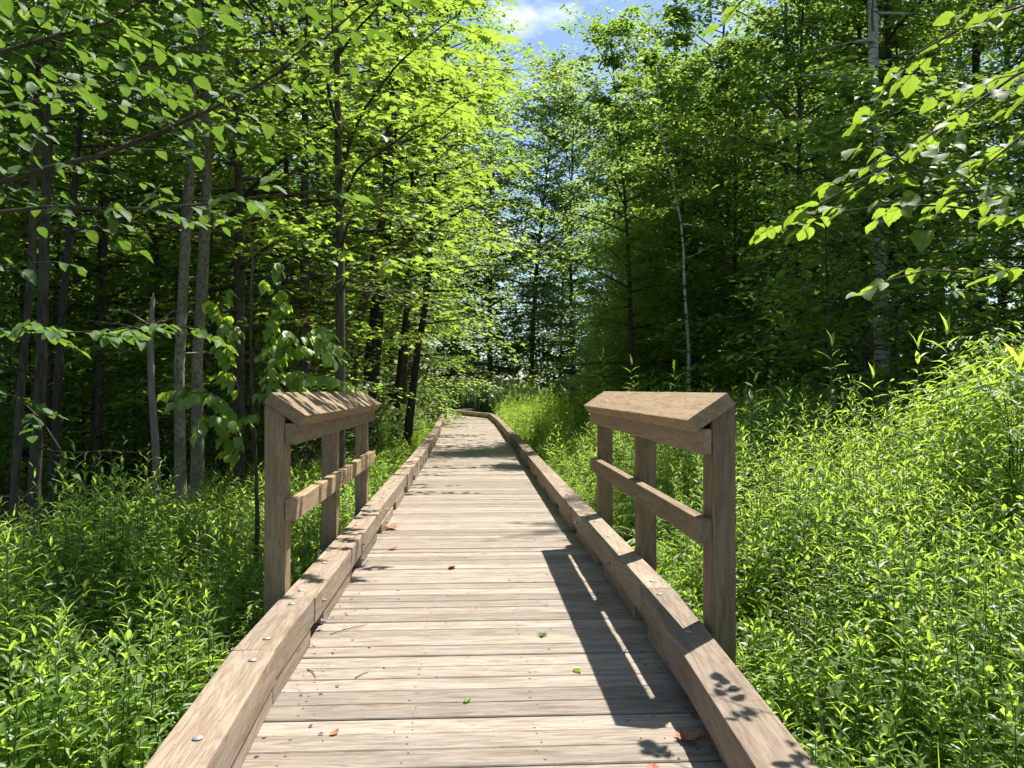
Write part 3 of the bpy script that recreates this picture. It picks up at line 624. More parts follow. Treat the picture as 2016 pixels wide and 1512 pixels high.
for (x, y_, k, sc, w_) in [(-5.5, 52.5, 0, 1.5, 'leftmost'), (-2.6, 54.0, 1, 1.35, 'second'), (0.2, 53.0, 2, 1.5, 'middle'), (3.2, 54.5, 0, 1.7, 'fourth'), (6.2, 53.0, 1, 1.7, 'rightmost')]:
    placed.append((x, y_)); put_tree('sapling', T['sap'][k], (x, y_, ground_z(x, y_)), x * 3, sc, w_ + ' sunlit young tree behind the reeds beyond the bend', 'sapling', 'young trees behind the reeds')
# far-off wood reading as one leafy mass all round
fr = np.random.default_rng(77); line = np.array([(-36, 14), (-36, 50), (-20, 66), (8, 70), (30, 66), (40, 48), (38, 14)], float)
cu = np.r_[0, np.cumsum(np.linalg.norm(np.diff(line, axis=0), axis=1))]; n = 100000
sd = fr.uniform(0, cu[-1], n); P = np.stack([np.interp(sd, cu, line[:, 0]), np.interp(sd, cu, line[:, 1]), np.zeros(n)], 1)
hm = np.where(P[:, 0] < -22, 5.5, np.where(np.abs(P[:, 0]) < 16, 17.0, 9.0)) + 3.5 * np.sin(sd * 0.35) + 2 * np.sin(sd * 0.9 + 1)
P[:, :2] += fr.normal(0, 1.6, (n, 2)); P[:, 2] = GZ + fr.random(n) ** 1.6 * hm
g_ = Geo(); leaves(g_, 'quad', P, fr.normal(0, 1, (n, 3)) * [1, 1, 0.4], fr.normal(0, 0.5, (n, 3)) + [0, 0, 1], fr.uniform(0.3, 0.6, n), np.clip(fr.normal(0.45, 0.15, n) + 0.1 * np.sin(sd * 1.3), 0, 0.95))
tag(link('far_thicket', g_.mesh('far_thicket', M['leaf_mid'])), 'leafy mass of far-off wood behind all the trees', 'wood', kind='stuff')
# random wood on the left
cnt = 0
for tries in range(4000):
    if cnt >= 54: break
    y_ = trng.uniform(8.5, 46); xm = -0.60 * y_ - 4
    x = trng.uniform(xm, -3.0 - 0.3 * math.sin(y_))
    if x < -24 or not free(x, y_, 1.25 if y_ < 18 else 1.7): continue
    # keep the sight line to the listed near stems open
    placed.append((x, y_)); cnt += 1
    k = trng.choices(['tall', 'darktall', 'edge'], [6, 3, 1.4 if y_ > 24 else 0])[0]
    put_tree('forest_tree', trng.choice(T[k]), (x, y_, ground_z(x, y_)), trng.uniform(0, 6.28), trng.uniform(0.72, 1.12),
             'one of many dark slender trees in the shaded wood on the left', group=LW)
# right-hand wood: leafy edge, taller trees behind
def redge(y): return 4.6 + max(0, 20 - y) * 0.48 + max(0, y - 20) * 0.12
cnt = 0
for row, (off, kinds, step) in enumerate([(1.6, ['edge'], 2.1), (3.6, ['edge', 'tall', 'edge'], 2.3), (6.2, ['darktall', 'tall', 'edge'], 2.6), (9.4, ['darktall', 'tall'], 3.0), (13.5, ['darktall', 'far'], 3.6)]):
    y_ = 8.5 + row * 0.5
    while y_ < 46:
        x = redge(y_) + off + trng.uniform(-0.6, 0.6); yy = y_ + trng.uniform(-0.6, 0.6)
        if x < 0.78 * yy + 4.5 and free(x, yy, 1.1):
            placed.append((x, yy))
            put_tree('leafy_tree', trng.choice(T[trng.choice(kinds)]), (x, yy, ground_z(x, yy)), trng.uniform(0, 6.28), trng.uniform(0.85, 1.15),
                     'one of many leafy trees in the dense wood on the right', group=RW)
        y_ += step * trng.uniform(0.85, 1.15)
# far backdrop
for tries in range(500):
    y_ = trng.uniform(53, 68); x = trng.uniform(-0.45 * y_, 0.55 * y_)
    if not free(x, y_, 4.6) or (-9 < x < 12 and y_ < 62): continue
    placed.append((x, y_))
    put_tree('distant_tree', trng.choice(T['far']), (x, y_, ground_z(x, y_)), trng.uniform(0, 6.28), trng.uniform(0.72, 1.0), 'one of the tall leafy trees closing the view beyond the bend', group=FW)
# understory saplings and bushes
def scatter(name, key, n, fx, fy, sc, label, group, dmin=0.7, cat='sapling'):
    c = 0; tr = 0
    while c < n and tr < n * 60:
        tr += 1; y_ = trng.uniform(*fy); x = fx(y_)
        if x is None or not free(x, y_, dmin): continue
        c += 1; placed.append((x, y_))
        put_tree(name, trng.choice(T[key]), (x, y_, ground_z(x, y_)), trng.uniform(0, 6.28), trng.uniform(*sc), label, cat, group)
scatter('sapling', 'sap', 52, lambda y_: trng.uniform(max(-0.6 * y_ - 1, -22), -3.4), (10.5, 42), (0.8, 2.0), 'one of the leafy saplings under the trees of the left wood', 'saplings of the left wood')
scatter('bush', 'bush', 34, lambda y_: trng.uniform(max(-0.6 * y_ - 1, -16), -2.7), (9.5, 36), (0.6, 1.1), 'one of the low leafy bushes on the shaded left floor', 'bushes of the left wood', 0.6, 'bush')
scatter('sapling', 'sap', 40, lambda y_: redge(y_) + trng.uniform(-0.9, 1.6), (8.5, 44), (0.7, 1.15), 'one of the leafy saplings fringing the right-hand wood', 'saplings fringing the right wood')
scatter('bush', 'bush', 26, lambda y_: redge(y_) + trng.uniform(-1.2, 0.4), (9, 44), (0.6, 1.1), 'one of the low leafy bushes fringing the right-hand wood', 'bushes fringing the right wood', 0.5, 'bush')
scatter('bush', 'bush', 16, lambda y_: trng.uniform(-2.9, -1.9), (11, 28), (0.45, 0.75), 'one of the low bushes lining the left kerb far along', 'bushes along the left kerb', 0.5, 'bush')

# single out, by the landmarks they stand between, the trees that show best
def relabel(prefix, group, marks, text):
    cam_inv = CM.inverted(); rows_ = []
    for o_ in bpy.data.objects:
        if o_.get('group') == group and o_.parent is None:
            v = cam_inv @ Vector((o_.location.x, o_.location.y, EYE)); rows_.append((-v.z, 1008 + FPX * v.x / -v.z, o_))
    rows_.sort(key=lambda r: r[0])
    for (a, an), (b_, bn) in zip(marks, marks[1:]):
        c = [o_ for d, px, o_ in rows_ if a + 8 < px < b_ - 8][:3]
        for o_, w_ in zip(c, ('nearest', 'second nearest', 'third nearest')): o_['label'] = text % (w_, an, bn)
relabel('', LW, [(0, 'left edge'), (70, 'leftmost grey trunks'), (298, 'broken dead stem'), (372, 'pale pair'), (560, 'drooping sapling'), (665, 'near maple'), (735, 'stout dark trunk'), (815, 'kerbside leaner')], '%s slender dark tree between the %s and the %s')
relabel('', RW, [(1130, 'bend'), (1335, 'leaning birch'), (1560, 'near alder tip'), (1725, 'white birch'), (2016, 'right edge')], '%s leafy tree at right between %s and %s')
relabel('', FW, [(830, 'left kerb'), (930, 'bend'), (1180, 'sky gap'), (1335, 'leaning birch')], '%s tall distant tree between the %s and the %s')
relabel('', 'saplings of the left wood', [(0, 'left edge'), (298, 'broken dead stem'), (372, 'pale pair'), (665, 'near maple'), (815, 'kerbside leaner')], '%s leafy sapling between the %s and the %s')
relabel('', 'bushes of the left wood', [(0, 'left edge'), (298, 'broken dead stem'), (525, 'left railing'), (750, 'left railing end'), (870, 'kerb')], '%s low bush between the %s and the %s')
relabel('', 'saplings fringing the right wood', [(1000, 'bend'), (1150, 'right railing'), (1335, 'leaning birch'), (1560, 'alder tip'), (1725, 'white birch'), (2016, 'right edge')], '%s leafy sapling on the right between the %s and the %s')
relabel('', 'bushes fringing the right wood', [(1000, 'bend'), (1150, 'right railing'), (1450, 'near right post'), (1725, 'white birch'), (2016, 'right edge')], '%s low bush on the right between the %s and the %s')
for (px, d, k, sc, lab) in ((1700, 11.6, 0, 1.5, 'leafy sapling hiding the foot of the white birch, left one'), (1760, 11.2, 1, 1.35, 'leafy sapling hiding the foot of the white birch, right one'), (1640, 11.0, 2, 1.1, 'shorter leafy sapling left of the birch foot')):
    x, y_ = gpt(px, d); put_tree('sapling', T['sap'][k], (x, y_, ground_z(x, y_)), px, sc, lab, 'sapling')
# near trees whose leafy boughs hang into the top corners
def near_tree(name, foot, H, r0, boughs, label, seed, mat='leaf_near', lsize=0.078, stem_lean=(0, 0), bark='bark', kind='near', hang=0.25, ntw=16, twl=0.42, nlf=7, nsingle=300):
    rng = np.random.default_rng(seed); wood = Geo(); fol = Bag()
    base = Vector((foot[0], foot[1], ground_z(*foot[:2])))
    t = np.linspace(0, 1, 9)
    stem = np.stack([stem_lean[0] * t ** 1.3 + 0.03 * np.sin(6 * t), stem_lean[1] * t ** 1.3, -0.2 + (H + 0.2) * t], 1)
    wood.add(*tube(stem, r0 * (1 - 0.85 * t) + 0.004, 9))
    for bw in boughs:
        pts = [at(*p) - base for p in bw['pts']]
        P = np.array([tuple(p) for p in pts])
        if bw.get('root', True):     # join the bough to the stem
            zr = max(0.5, min(H * 0.9, P[0, 2] - bw.get('drop', 0.35)))
            s0 = np.array([np.interp(zr, stem[:, 2], stem[:, 0]), np.interp(zr, stem[:, 2], stem[:, 1]), zr])
            P = np.vstack([s0, s0 * 0.45 + P[0] * 0.55 + [0, 0, -0.04], P])
        # smooth resample
        cum = np.r_[0, np.cumsum(np.linalg.norm(np.diff(P, axis=0), axis=1))]; s = np.linspace(0, cum[-1], 14)
        Q = np.stack([np.interp(s, cum, P[:, k]) for k in range(3)], 1); Q[1:-1] = (Q[:-2] + 2 * Q[1:-1] + Q[2:]) / 4
        Q[1:] += rng.normal(0, 0.008, Q[1:].shape)
        wood.add(*tube(Q, np.linspace(bw.get('r', 0.016), 0.003, 14), 7, False))
        spray(fol, wood, rng, Q, bw.get('r', 0.016) * 0.5, kind, bw.get('ls', lsize), bw.get('ntw', ntw), bw.get('twl', twl), bw.get('nlf', nlf), bw.get('start', 0.3), 0.2, True, bw.get('hang', hang), 0.0, bw.get('tint', 0.5))
    A = [np.concatenate([b_[k] for b_ in fol.a]) for k in range(5)]
    # the leaves that show largest are single parts, the rest one part
    Wp = A[0] + np.array(base); inv = CM.inverted(); C4 = np.array(inv)
    cp = Wp @ C4[:3, :3].T + C4[:3, 3]; dep = -cp[:, 2]
    inside = (dep > 0.3) & (np.abs(cp[:, 0] / dep) < 0.68) & (np.abs(cp[:, 1] / dep) < 0.51)
    score = np.where(inside, A[3] / np.maximum(dep, 0.3), 0); pick = np.argsort(-score)[:nsingle]; pick = pick[score[pick] > 0]
    rest = np.ones(len(Wp), bool); rest[pick] = False
    g2 = Geo(); leaves(g2, kind, *[x_[rest] for x_ in A])
    e = put_tree(name, (wood.mesh('trunk', M[bark], True), g2.mesh('crown', M[mat], True)), base, 0, 1, label)
    for ch in e.children:
        if ch.name.startswith('crown'): ch['kind'] = 'stuff'
    tv, tf = LEAF[kind]; vm = M.get(mat + '_veined', M[mat]); var = []
    for k in range(24):        # eight tints in three curls
        c = (k // 8 - 1) * 0.5; w2 = tv.copy(); w2[:, 2] += -c * 0.22 * w2[:, 1] ** 2 + (0.25 + 0.5 * c) * np.abs(w2[:, 0]) * 0.6 + 0.03 * np.sin(w2[:, 1] * 9 + k) * np.sign(w2[:, 0]); w2[:, 0] *= 1 + 0.12 * c
        var.append(mesh_np('leaf', w2, tf, vm, np.full(len(tv), 0.15 + 0.1 * (k % 8)), True))
    Mo = orient(A[1], A[2])
    for q_ in pick:
        o_ = link('leaf', var[int(np.clip(round((A[4][q_] - 0.15) / 0.1), 0, 7)) + 8 * (int(q_) % 3)], e)
        o_.matrix_basis = Matrix.Translation(A[0][q_].tolist()) @ Matrix(Mo[q_].tolist()).to_4x4() @ Matrix.Diagonal((*[float(A[3][q_])] * 3, 1))
    return e
near_tree('alder_tree', (-3.0, 2.3), 5.0, 0.055, [  # low tints on the upper boughs put canopy shade into leaf colour
    dict(pts=[(-60, 370, 3.0), (100, 335, 3.0), (300, 270, 2.95), (480, 190, 2.9), (600, 115, 2.85), (720, 10, 2.8)], r=0.021, ntw=28, twl=0.6, nlf=7, tint=0.36),
    dict(pts=[(-40, 405, 2.7), (120, 418, 2.65), (250, 424, 2.6), (380, 400, 2.5), (500, 385, 2.45), (640, 372, 2.4)], r=0.012, ntw=10, twl=0.22, nlf=6, start=0.62),
    dict(pts=[(-60, 120, 2.6), (120, 70, 2.6), (210, 70, 2.6), (280, 30, 2.55), (360, -70, 2.5)], r=0.017, ntw=24, twl=0.5, nlf=8, tint=0.32),
    dict(pts=[(-60, 220, 3.3), (120, 190, 3.3), (260, 160, 3.3), (420, 60, 3.2)], r=0.014, ntw=22, twl=0.6, nlf=8, tint=0.4),
    dict(pts=[(-60, -40, 2.3), (250, -60, 2.3), (480, -60, 2.3), (690, -20, 2.3)], r=0.014, ntw=20, twl=0.4, nlf=7, tint=0.36),
    dict(pts=[(-60, 640, 3.4), (40, 655, 3.4), (150, 648, 3.4), (260, 645, 3.4), (370, 640, 3.4)], r=0.009, ntw=24, twl=0.28, nlf=9, tint=0.62, drop=0.1, start=0.25),
    dict(pts=[(-80, 740, 3.3), (10, 760, 3.3), (80, 800, 3.3), (120, 880, 3.3)], r=0.008, ntw=12, twl=0.28, nlf=7, drop=0.1, start=0.25),
    dict(pts=[(-60, 540, 4.4), (40, 520, 4.4), (110, 520, 4.4)], r=0.007, ntw=8, twl=0.22, nlf=6, drop=0.2),
], 'alder with large hanging leaves reaching in from the upper left', 401, lsize=0.068)
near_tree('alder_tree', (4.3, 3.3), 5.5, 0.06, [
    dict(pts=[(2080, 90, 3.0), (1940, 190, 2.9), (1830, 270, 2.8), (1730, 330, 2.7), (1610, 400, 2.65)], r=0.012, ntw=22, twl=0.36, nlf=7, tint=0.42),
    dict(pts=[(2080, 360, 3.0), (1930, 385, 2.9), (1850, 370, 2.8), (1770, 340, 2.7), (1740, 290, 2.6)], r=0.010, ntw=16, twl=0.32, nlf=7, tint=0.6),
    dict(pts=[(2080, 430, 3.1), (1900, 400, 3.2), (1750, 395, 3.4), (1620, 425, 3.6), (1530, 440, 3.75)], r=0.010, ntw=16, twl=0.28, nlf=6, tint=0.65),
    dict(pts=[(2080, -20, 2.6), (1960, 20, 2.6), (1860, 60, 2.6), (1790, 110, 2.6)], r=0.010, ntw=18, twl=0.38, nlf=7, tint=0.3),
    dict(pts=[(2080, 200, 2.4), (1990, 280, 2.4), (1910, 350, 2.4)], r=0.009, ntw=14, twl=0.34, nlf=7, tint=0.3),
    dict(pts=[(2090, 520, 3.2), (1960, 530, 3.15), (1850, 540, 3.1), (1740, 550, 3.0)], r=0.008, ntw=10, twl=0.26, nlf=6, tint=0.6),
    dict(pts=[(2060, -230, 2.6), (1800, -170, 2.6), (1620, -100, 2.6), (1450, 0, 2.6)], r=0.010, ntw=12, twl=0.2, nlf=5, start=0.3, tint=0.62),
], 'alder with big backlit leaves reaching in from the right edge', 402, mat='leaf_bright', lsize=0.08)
near_tree('maple_tree', (at(665, 767, 9.6).x, at(665, 767, 9.6).y), 9.5, 0.075, [
    dict(pts=[(690, 260, 8.6), (760, 150, 7.2), (840, 70, 6.2), (905, 30, 5.4)], r=0.022),
    dict(pts=[(640, 150, 8.6), (700, 60, 7.2), (760, 0, 6.0), (800, -60, 5.2)], r=0.022),
    dict(pts=[(700, 330, 8.8), (790, 270, 7.8), (870, 220, 7.0), (950, 170, 6.4)], r=0.022),
    dict(pts=[(690, 420, 9.0), (770, 400, 8.2), (860, 370, 7.6), (950, 330, 7.2)], r=0.020),
    dict(pts=[(690, 520, 9.2), (780, 510, 8.6), (860, 480, 8.2)], r=0.016, ntw=16),
    dict(pts=[(640, 470, 9.2), (570, 440, 8.8), (500, 420, 8.4)], r=0.016, ntw=16),
    dict(pts=[(690, -60, 8.2), (790, -200, 6.7), (880, -340, 5.6)], r=0.022),
    dict(pts=[(680, -150, 9.0), (800, -300, 8.0), (930, -420, 7.0)], r=0.022),
    dict(pts=[(650, 20, 9.4), (720, 60, 9.0), (800, 120, 8.8), (900, 140, 8.6)], r=0.020),
], 'near maple with yellow-green star leaves spreading over the left side of the path', 404, mat='leaf_maple', lsize=0.115, kind='maple', hang=0.1, ntw=24, twl=0.85, nlf=10)
near_tree('leafy_sapling', (at(500, 767, 6.4).x, at(500, 767, 6.4).y), 3.0, 0.018, [
    dict(pts=[(470, 780, 6.4), (440, 680, 6.4), (440, 590, 6.4)], r=0.007, ntw=12, twl=0.3, nlf=8, hang=0.9),
    dict(pts=[(520, 760, 6.3), (560, 690, 6.3), (600, 650, 6.2), (650, 680, 6.2)], r=0.007, ntw=14, twl=0.34, nlf=9, hang=0.9),
    dict(pts=[(520, 800, 6.2), (560, 740, 6.1), (620, 735, 6.1), (660, 750, 6.1)], r=0.007, ntw=12, twl=0.3, nlf=9, hang=0.9),
    dict(pts=[(470, 820, 6.2), (420, 770, 6.1), (350, 770, 6.0)], r=0.006, ntw=10, twl=0.26, nlf=7, hang=0.9),
    dict(pts=[(460, 860, 6.1), (420, 810, 6.0), (400, 830, 5.9)], r=0.006, ntw=9, twl=0.26, nlf=7, hang=0.9),
    dict(pts=[(510, 700, 6.5), (535, 600, 6.5), (545, 540, 6.5)], r=0.007, ntw=10, twl=0.3, nlf=8, hang=0.9),
], 'sunlit sapling with drooping glossy leaves behind the left railing', 403, mat='herb', lsize=0.115, kind='oval')
# broken snag
g_ = Geo(); b0 = at(312, 1030, 8.0); b0.z = ground_z(b0.x, b0.y)
P = [Vector((0, 0, -0.2))] + [at(px, py, 8.0) - b0 for px, py in ((308, 900), (298, 760), (296, 660), (301, 585))]
g_.add(*tube([tuple(p) for p in P], [0.05, 0.042, 0.036, 0.034, 0.022], 8))
tip = P[-1]; g_.add(*tube([tuple(tip - Vector((0.01, 0, 0.06))), tuple(tip + Vector((0.008, 0, 0.05)))], [0.018, 0.004], 5))
for (u, dx, dz) in ((0.9, -0.7, 0.12), (0.75, -0.5, 0.2), (0.8, 0.35, 0.25)):
    q0 = P[3] * u + P[4] * (1 - u); g_.add(*tube([tuple(q0), tuple(q0 + Vector((dx * 0.5, 0.1, dz * 0.7))), tuple(q0 + Vector((dx, 0.15, dz)))], [0.008, 0.006, 0.002], 4))
sn_ = empty('broken_snag', b0, label='bare broken dead stem standing left of the pale pair', cat='dead tree')
link('trunk', g_.mesh('snag', M['deadwood'], True), sn_)

# ------------------------------------------------------------------ herbs
def herb_geo(P, Hh, K, Ll, kind, seed, lean=0.12, tintmu=0.5):
    """leafy stems: P (n,3) feet, Hh heights"""
    rng = np.random.default_rng(seed); n = len(P); st = Geo(); fo = Geo()
    la = rng.uniform(0, 6.28, n); lm = np.abs(rng.normal(0, lean, n)) * Hh
    off = np.stack([np.cos(la) * lm, np.sin(la) * lm, np.zeros(n)], 1)
    # stems: 3-sided, 3 rings
    a = np.arange(3) * 2.0944
    rings = []
    for u, r in ((0, 0.0042), (0.5, 0.0034), (1, 0.0012)):
        c = P + off * u ** 2 + np.stack([0 * Hh, 0 * Hh, Hh * u], 1)
        rings.append(c[:, None] + r * np.stack([np.cos(a), np.sin(a), 0 * a], 1)[None])
    V = np.stack(rings, 1).reshape(n, 9, 3)
    tf = []
    for i in range(2):
        for j in range(3):
            q_ = i * 3 + j; q2 = i * 3 + (j + 1) % 3; tf += [(q_, q2, q2 + 3), (q_, q2 + 3, q_ + 3)]
    tf = np.array(tf); st.add(V.reshape(-1, 3), (tf[None] + (np.arange(n) * 9)[:, None, None]).reshape(-1, 3))
    u = (np.arange(K)[None] + rng.random((n, K))) / K; u = 0.1 + 0.9 * u ** 0.8
    az = np.arange(K)[None] * 2.39996 + rng.uniform(0, 6.28, (n, 1)) + rng.normal(0, 0.25, (n, K))
    el = 0.12 + 1.0 * u ** 4 + rng.normal(0, 0.22, (n, K))
    ln = Ll * (0.65 + 0.5 * np.sin(np.pi * np.clip(u, 0, 1) ** 0.9)) * rng.uniform(0.7, 1.2, (n, K)) * (0.8 + 0.4 * rng.random((n, 1)))
    pp = P[:, None] + off[:, None] * (u ** 2)[..., None]; pp = pp + np.stack([0 * u, 0 * u, Hh[:, None] * u], 2)
    dd = np.stack([np.cos(az) * np.cos(el), np.sin(az) * np.cos(el), np.sin(el)], 2)
    nn = np.stack([-np.cos(az) * np.sin(el), -np.sin(az) * np.sin(el), np.cos(el)], 2) + rng.normal(0, 0.25, dd.shape)
    ti = np.clip(rng.normal(tintmu, 0.13, (n, 1)) + rng.normal(0, 0.09, (n, K)) + 0.18 * (u > 0.9), 0, 0.96); ti = np.where(rng.random((n, K)) < 0.004, 1.0, ti)
    leaves(fo, kind, pp.reshape(-1, 3), dd.reshape(-1, 3), nn.reshape(-1, 3), ln.ravel(), ti.ravel())
    return st, fo
def herb_patch(name, pts, K, Ll, kind, seed, mat, label, tintmu=0.5, lean=0.12):
    P = np.array([(x, y_, ground_z(x, y_) - 0.03) for x, y_, h in pts]); Hh = np.array([h for _, _, h in pts])
    st, fo = herb_geo(P, Hh, K, Ll, kind, seed, lean, tintmu)
    nst = sum(len(f) for f in st.F)
    g = Geo()
    for V, F, T_ in ((np.concatenate(st.V), np.concatenate(st.F), np.concatenate(st.T)), (np.concatenate(fo.V), np.concatenate(fo.F), np.concatenate(fo.T))): g.add(V, F, T_)
    me = g.mesh(name, M['stem']); me.materials.append(M[mat])
    mi = np.ones(len(me.polygons), np.int32); mi[:nst] = 0; me.polygons.foreach_set('material_index', mi)
    return tag(link(name, me), label, 'herbs', kind='stuff')
hr = random.Random(21)
def vis(x, y_): return -0.62 * y_ - 0.6 < x < 0.77 * y_ + 0.6
def clump(x, y_): return 0.5 + 0.5 * math.sin(x * 2.1 + 1.7 * math.sin(y_ * 1.3)) * math.cos(y_ * 1.9 + 1.1 * math.sin(x * 1.6))
def rheight(x, y_):
    a = min(1, max(0, (x - 1.2) / 1.1)); a = a * a * (3 - 2 * a); b_ = min(1, max(0, (y_ - 1.6) / 4.2))
    h = 0.50 + (0.35 + 0.55 * b_) * a + 0.30 * min(1, max(0, (x - 2.4) / 2.0)) * (0.4 + 0.6 * b_)
    return h * (0.9 + 0.22 * clump(x, y_))
near_r = []; mid_r = []; far_r = []
while len(near_r) < 1500:
    y_ = hr.uniform(1.6, 5.5); x = hr.uniform(1.24, 5.0)
    if vis(x, y_): near_r.append((x, y_, rheight(x, y_) * hr.uniform(0.7, 1.15)))
while len(mid_r) < 3000:
    y_ = hr.uniform(5.0, 13); x = hr.uniform(1.24, 9.5)
    if vis(x, y_) and x < redge(y_) + 0.3: mid_r.append((x, y_, rheight(x, y_) * hr.uniform(0.72, 1.12)))
while len(far_r) < 2600:
    y_ = hr.uniform(12, 46); x = hr.uniform(1.3, 5.2)
    if x < redge(y_) and (y_ < 36 or x > 0.5): far_r.append((x, y_, hr.uniform(0.55, 1.35) * (0.75 + 0.3 * min(2, x - 1.2)) * (1 + 0.25 * math.sin(y_ * 1.1 + x))))
herb_patch('meadow_herbs', near_r[:1050], 30, 0.09, 'lance', 31, 'herb', 'dense bright green herbs close to the right kerb', 0.5)
herb_patch('meadow_herbs', mid_r[:2200], 40, 0.09, 'lance', 32, 'herb', 'tall sunlit herbs filling the clearing on the right', 0.55)
herb_patch('meadow_herbs', far_r, 24, 0.14, 'lance2', 33, 'herb', 'herbs lining the right kerb farther along the boardwalk', 0.5)
herb_patch('broad_leaved_herbs', [(x, y_, h * 0.85) for x, y_, h in near_r[1050:] + mid_r[2300:2700]], 24, 0.062, 'oval', 38, 'herb', 'broad-leaved herbs mixed among the right-hand meadow', 0.42)
herb_patch('feathery_herbs', [(x, y_, h * 1.12) for x, y_, h in mid_r[2700:]], 46, 0.07, 'lance', 39, 'herb', 'fine feathery herb stems rising in the right clearing', 0.68, 0.16)
gr = np.random.default_rng(63); n = 5200
gx = gr.uniform(1.2, 6.5, n); gy = gr.uniform(1.8, 11, n); k_ = gx < 0.77 * gy + 0.5; gx = gx[k_]; gy = gy[k_]; n = len(gx)
az = gr.uniform(0, 6.28, n); P = np.stack([gx, gy, np.full(n, GZ)], 1); lm_ = gr.uniform(0.15, 0.7, n)
g_ = Geo(); leaves(g_, 'blade', P, np.stack([np.cos(az) * lm_, np.sin(az) * lm_, np.ones(n)], 1), np.stack([np.cos(az), np.sin(az), np.full(n, 0.3)], 1), (0.5 + 0.3 * np.clip(gx - 1.3, 0, 2.6)) * gr.uniform(0.7, 1.25, n) * 0.8, np.clip(gr.normal(0.6, 0.15, n), 0, 0.95))
tag(link('meadow_grass', g_.mesh('meadow_grass', M['herb'])), 'thin grass blades threading through the right-hand herbs', 'grass', kind='stuff')
near_l = []; mid_l = []; far_l = []
while len(near_l) < 1100:
    y_ = hr.uniform(1.6, 6.0); x = hr.uniform(-4.4, -1.18)
    if vis(x, y_) and hr.random() < 0.35 + 0.75 * clump(x * 1.2, y_ * 1.1): near_l.append((x, y_, (0.45 + 0.75 * clump(x * 1.2, y_ * 1.1)) * hr.uniform(0.65, 1.1) * (0.75 + 0.25 * min(1.5, abs(x) - 1))))
while len(mid_l) < 1100:
    y_ = hr.uniform(5.5, 12); x = hr.uniform(-4.6, -1.2)
    if vis(x, y_) and x > -3.0 - 1.6 * hr.random(): mid_l.append((x, y_, hr.uniform(0.35, 0.85)))
while len(far_l) < 900:
    y_ = hr.uniform(11, 34); x = hr.uniform(-3.2, -1.3); far_l.append((x, y_, hr.uniform(0.3, 0.8) * (1 if y_ < 28 else 0.5)))
herb_patch('wood_edge_herbs', near_l[:750], 28, 0.092, 'lance', 34, 'herb', 'leafy green herbs beside the near left kerb', 0.5)
herb_patch('broad_leaved_herbs', [(x, y_, h * 0.8) for x, y_, h in near_l[750:]], 18, 0.065, 'oval', 40, 'herb', 'broad-leaved herbs mixed in beside the near left kerb', 0.45)
herb_patch('wood_edge_herbs', mid_l, 22, 0.11, 'lance', 35, 'herb', 'herbs around the posts of the left railing', 0.5)
herb_patch('wood_edge_herbs', far_l, 18, 0.13, 'lance2', 36, 'herb', 'herbs along the far left kerb', 0.5)
fl = []
while len(fl) < 900:
    y_ = hr.uniform(6, 30); x = hr.uniform(-14, -2.6)
    if vis(x, y_): fl.append((x, y_, hr.uniform(0.12, 0.4)))
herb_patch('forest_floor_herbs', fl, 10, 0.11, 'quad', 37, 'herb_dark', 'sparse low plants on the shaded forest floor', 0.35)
# single tall plants that stand out
plants = []
for v in range(4):
    st, fo = herb_geo(np.zeros((1, 3)), np.array([1.0 + 0.12 * v]), 30, 0.15, 'lance', 50 + v, 0.08, 0.6)
    plants.append((st.mesh('stem', M['stem']), fo.mesh('foliage', M['herb'], True)))
ORD = ['first', 'second', 'third', 'fourth', 'fifth', 'sixth', 'seventh', 'eighth', 'ninth', 'tenth', 'eleventh', 'twelfth', 'thirteenth']
def put_plant(x, y_, sc, label, group):
    e = empty('leafy_plant', (x, y_, ground_z(x, y_) - 0.02), hr.uniform(0, 6.28), label, 'plant', group); e.scale = (sc,) * 3
    s_, f_ = hr.choice(plants); link('stem', s_, e); link('foliage', f_, e)
for k_, (px, py, d) in enumerate(sorted(((268, 1300, 2.9), (125, 1400, 2.7), (420, 1430, 2.75), (560, 1480, 2.6), (60, 1180, 3.6), (330, 1120, 4.6), (700, 1150, 3.6), (240, 1190, 4.0)), key=lambda q_: q_[0] if q_[0] < 470 else q_[0] * 0.6)):
    p = at(px if px < 470 else px * 0.6, py, d); p.x = min(p.x, -1.32); put_plant(p.x, p.y, max(0.5, (p.z - GZ) / 1.1), ORD[k_] + ' tall plant from the left above the herbs by the near left kerb', 'tall plants by the left kerb')
for k_, (px, py, d) in enumerate(sorted(((1470, 735, 8.0), (1560, 740, 8.5), (1635, 715, 8.2), (1390, 750, 10), (1330, 745, 11), (1715, 770, 7.5), (1800, 720, 7.0), (1860, 700, 6.4), (1940, 670, 6.0), (2000, 650, 5.6), (1900, 690, 7.2), (1180, 735, 15), (1240, 740, 13)))):
    p = at(px, py, d); put_plant(p.x, p.y, (p.z - GZ) / 1.12, ORD[k_] + ' tall leafy spire from the left above the right-hand herbs', 'tall plants in the right clearing')
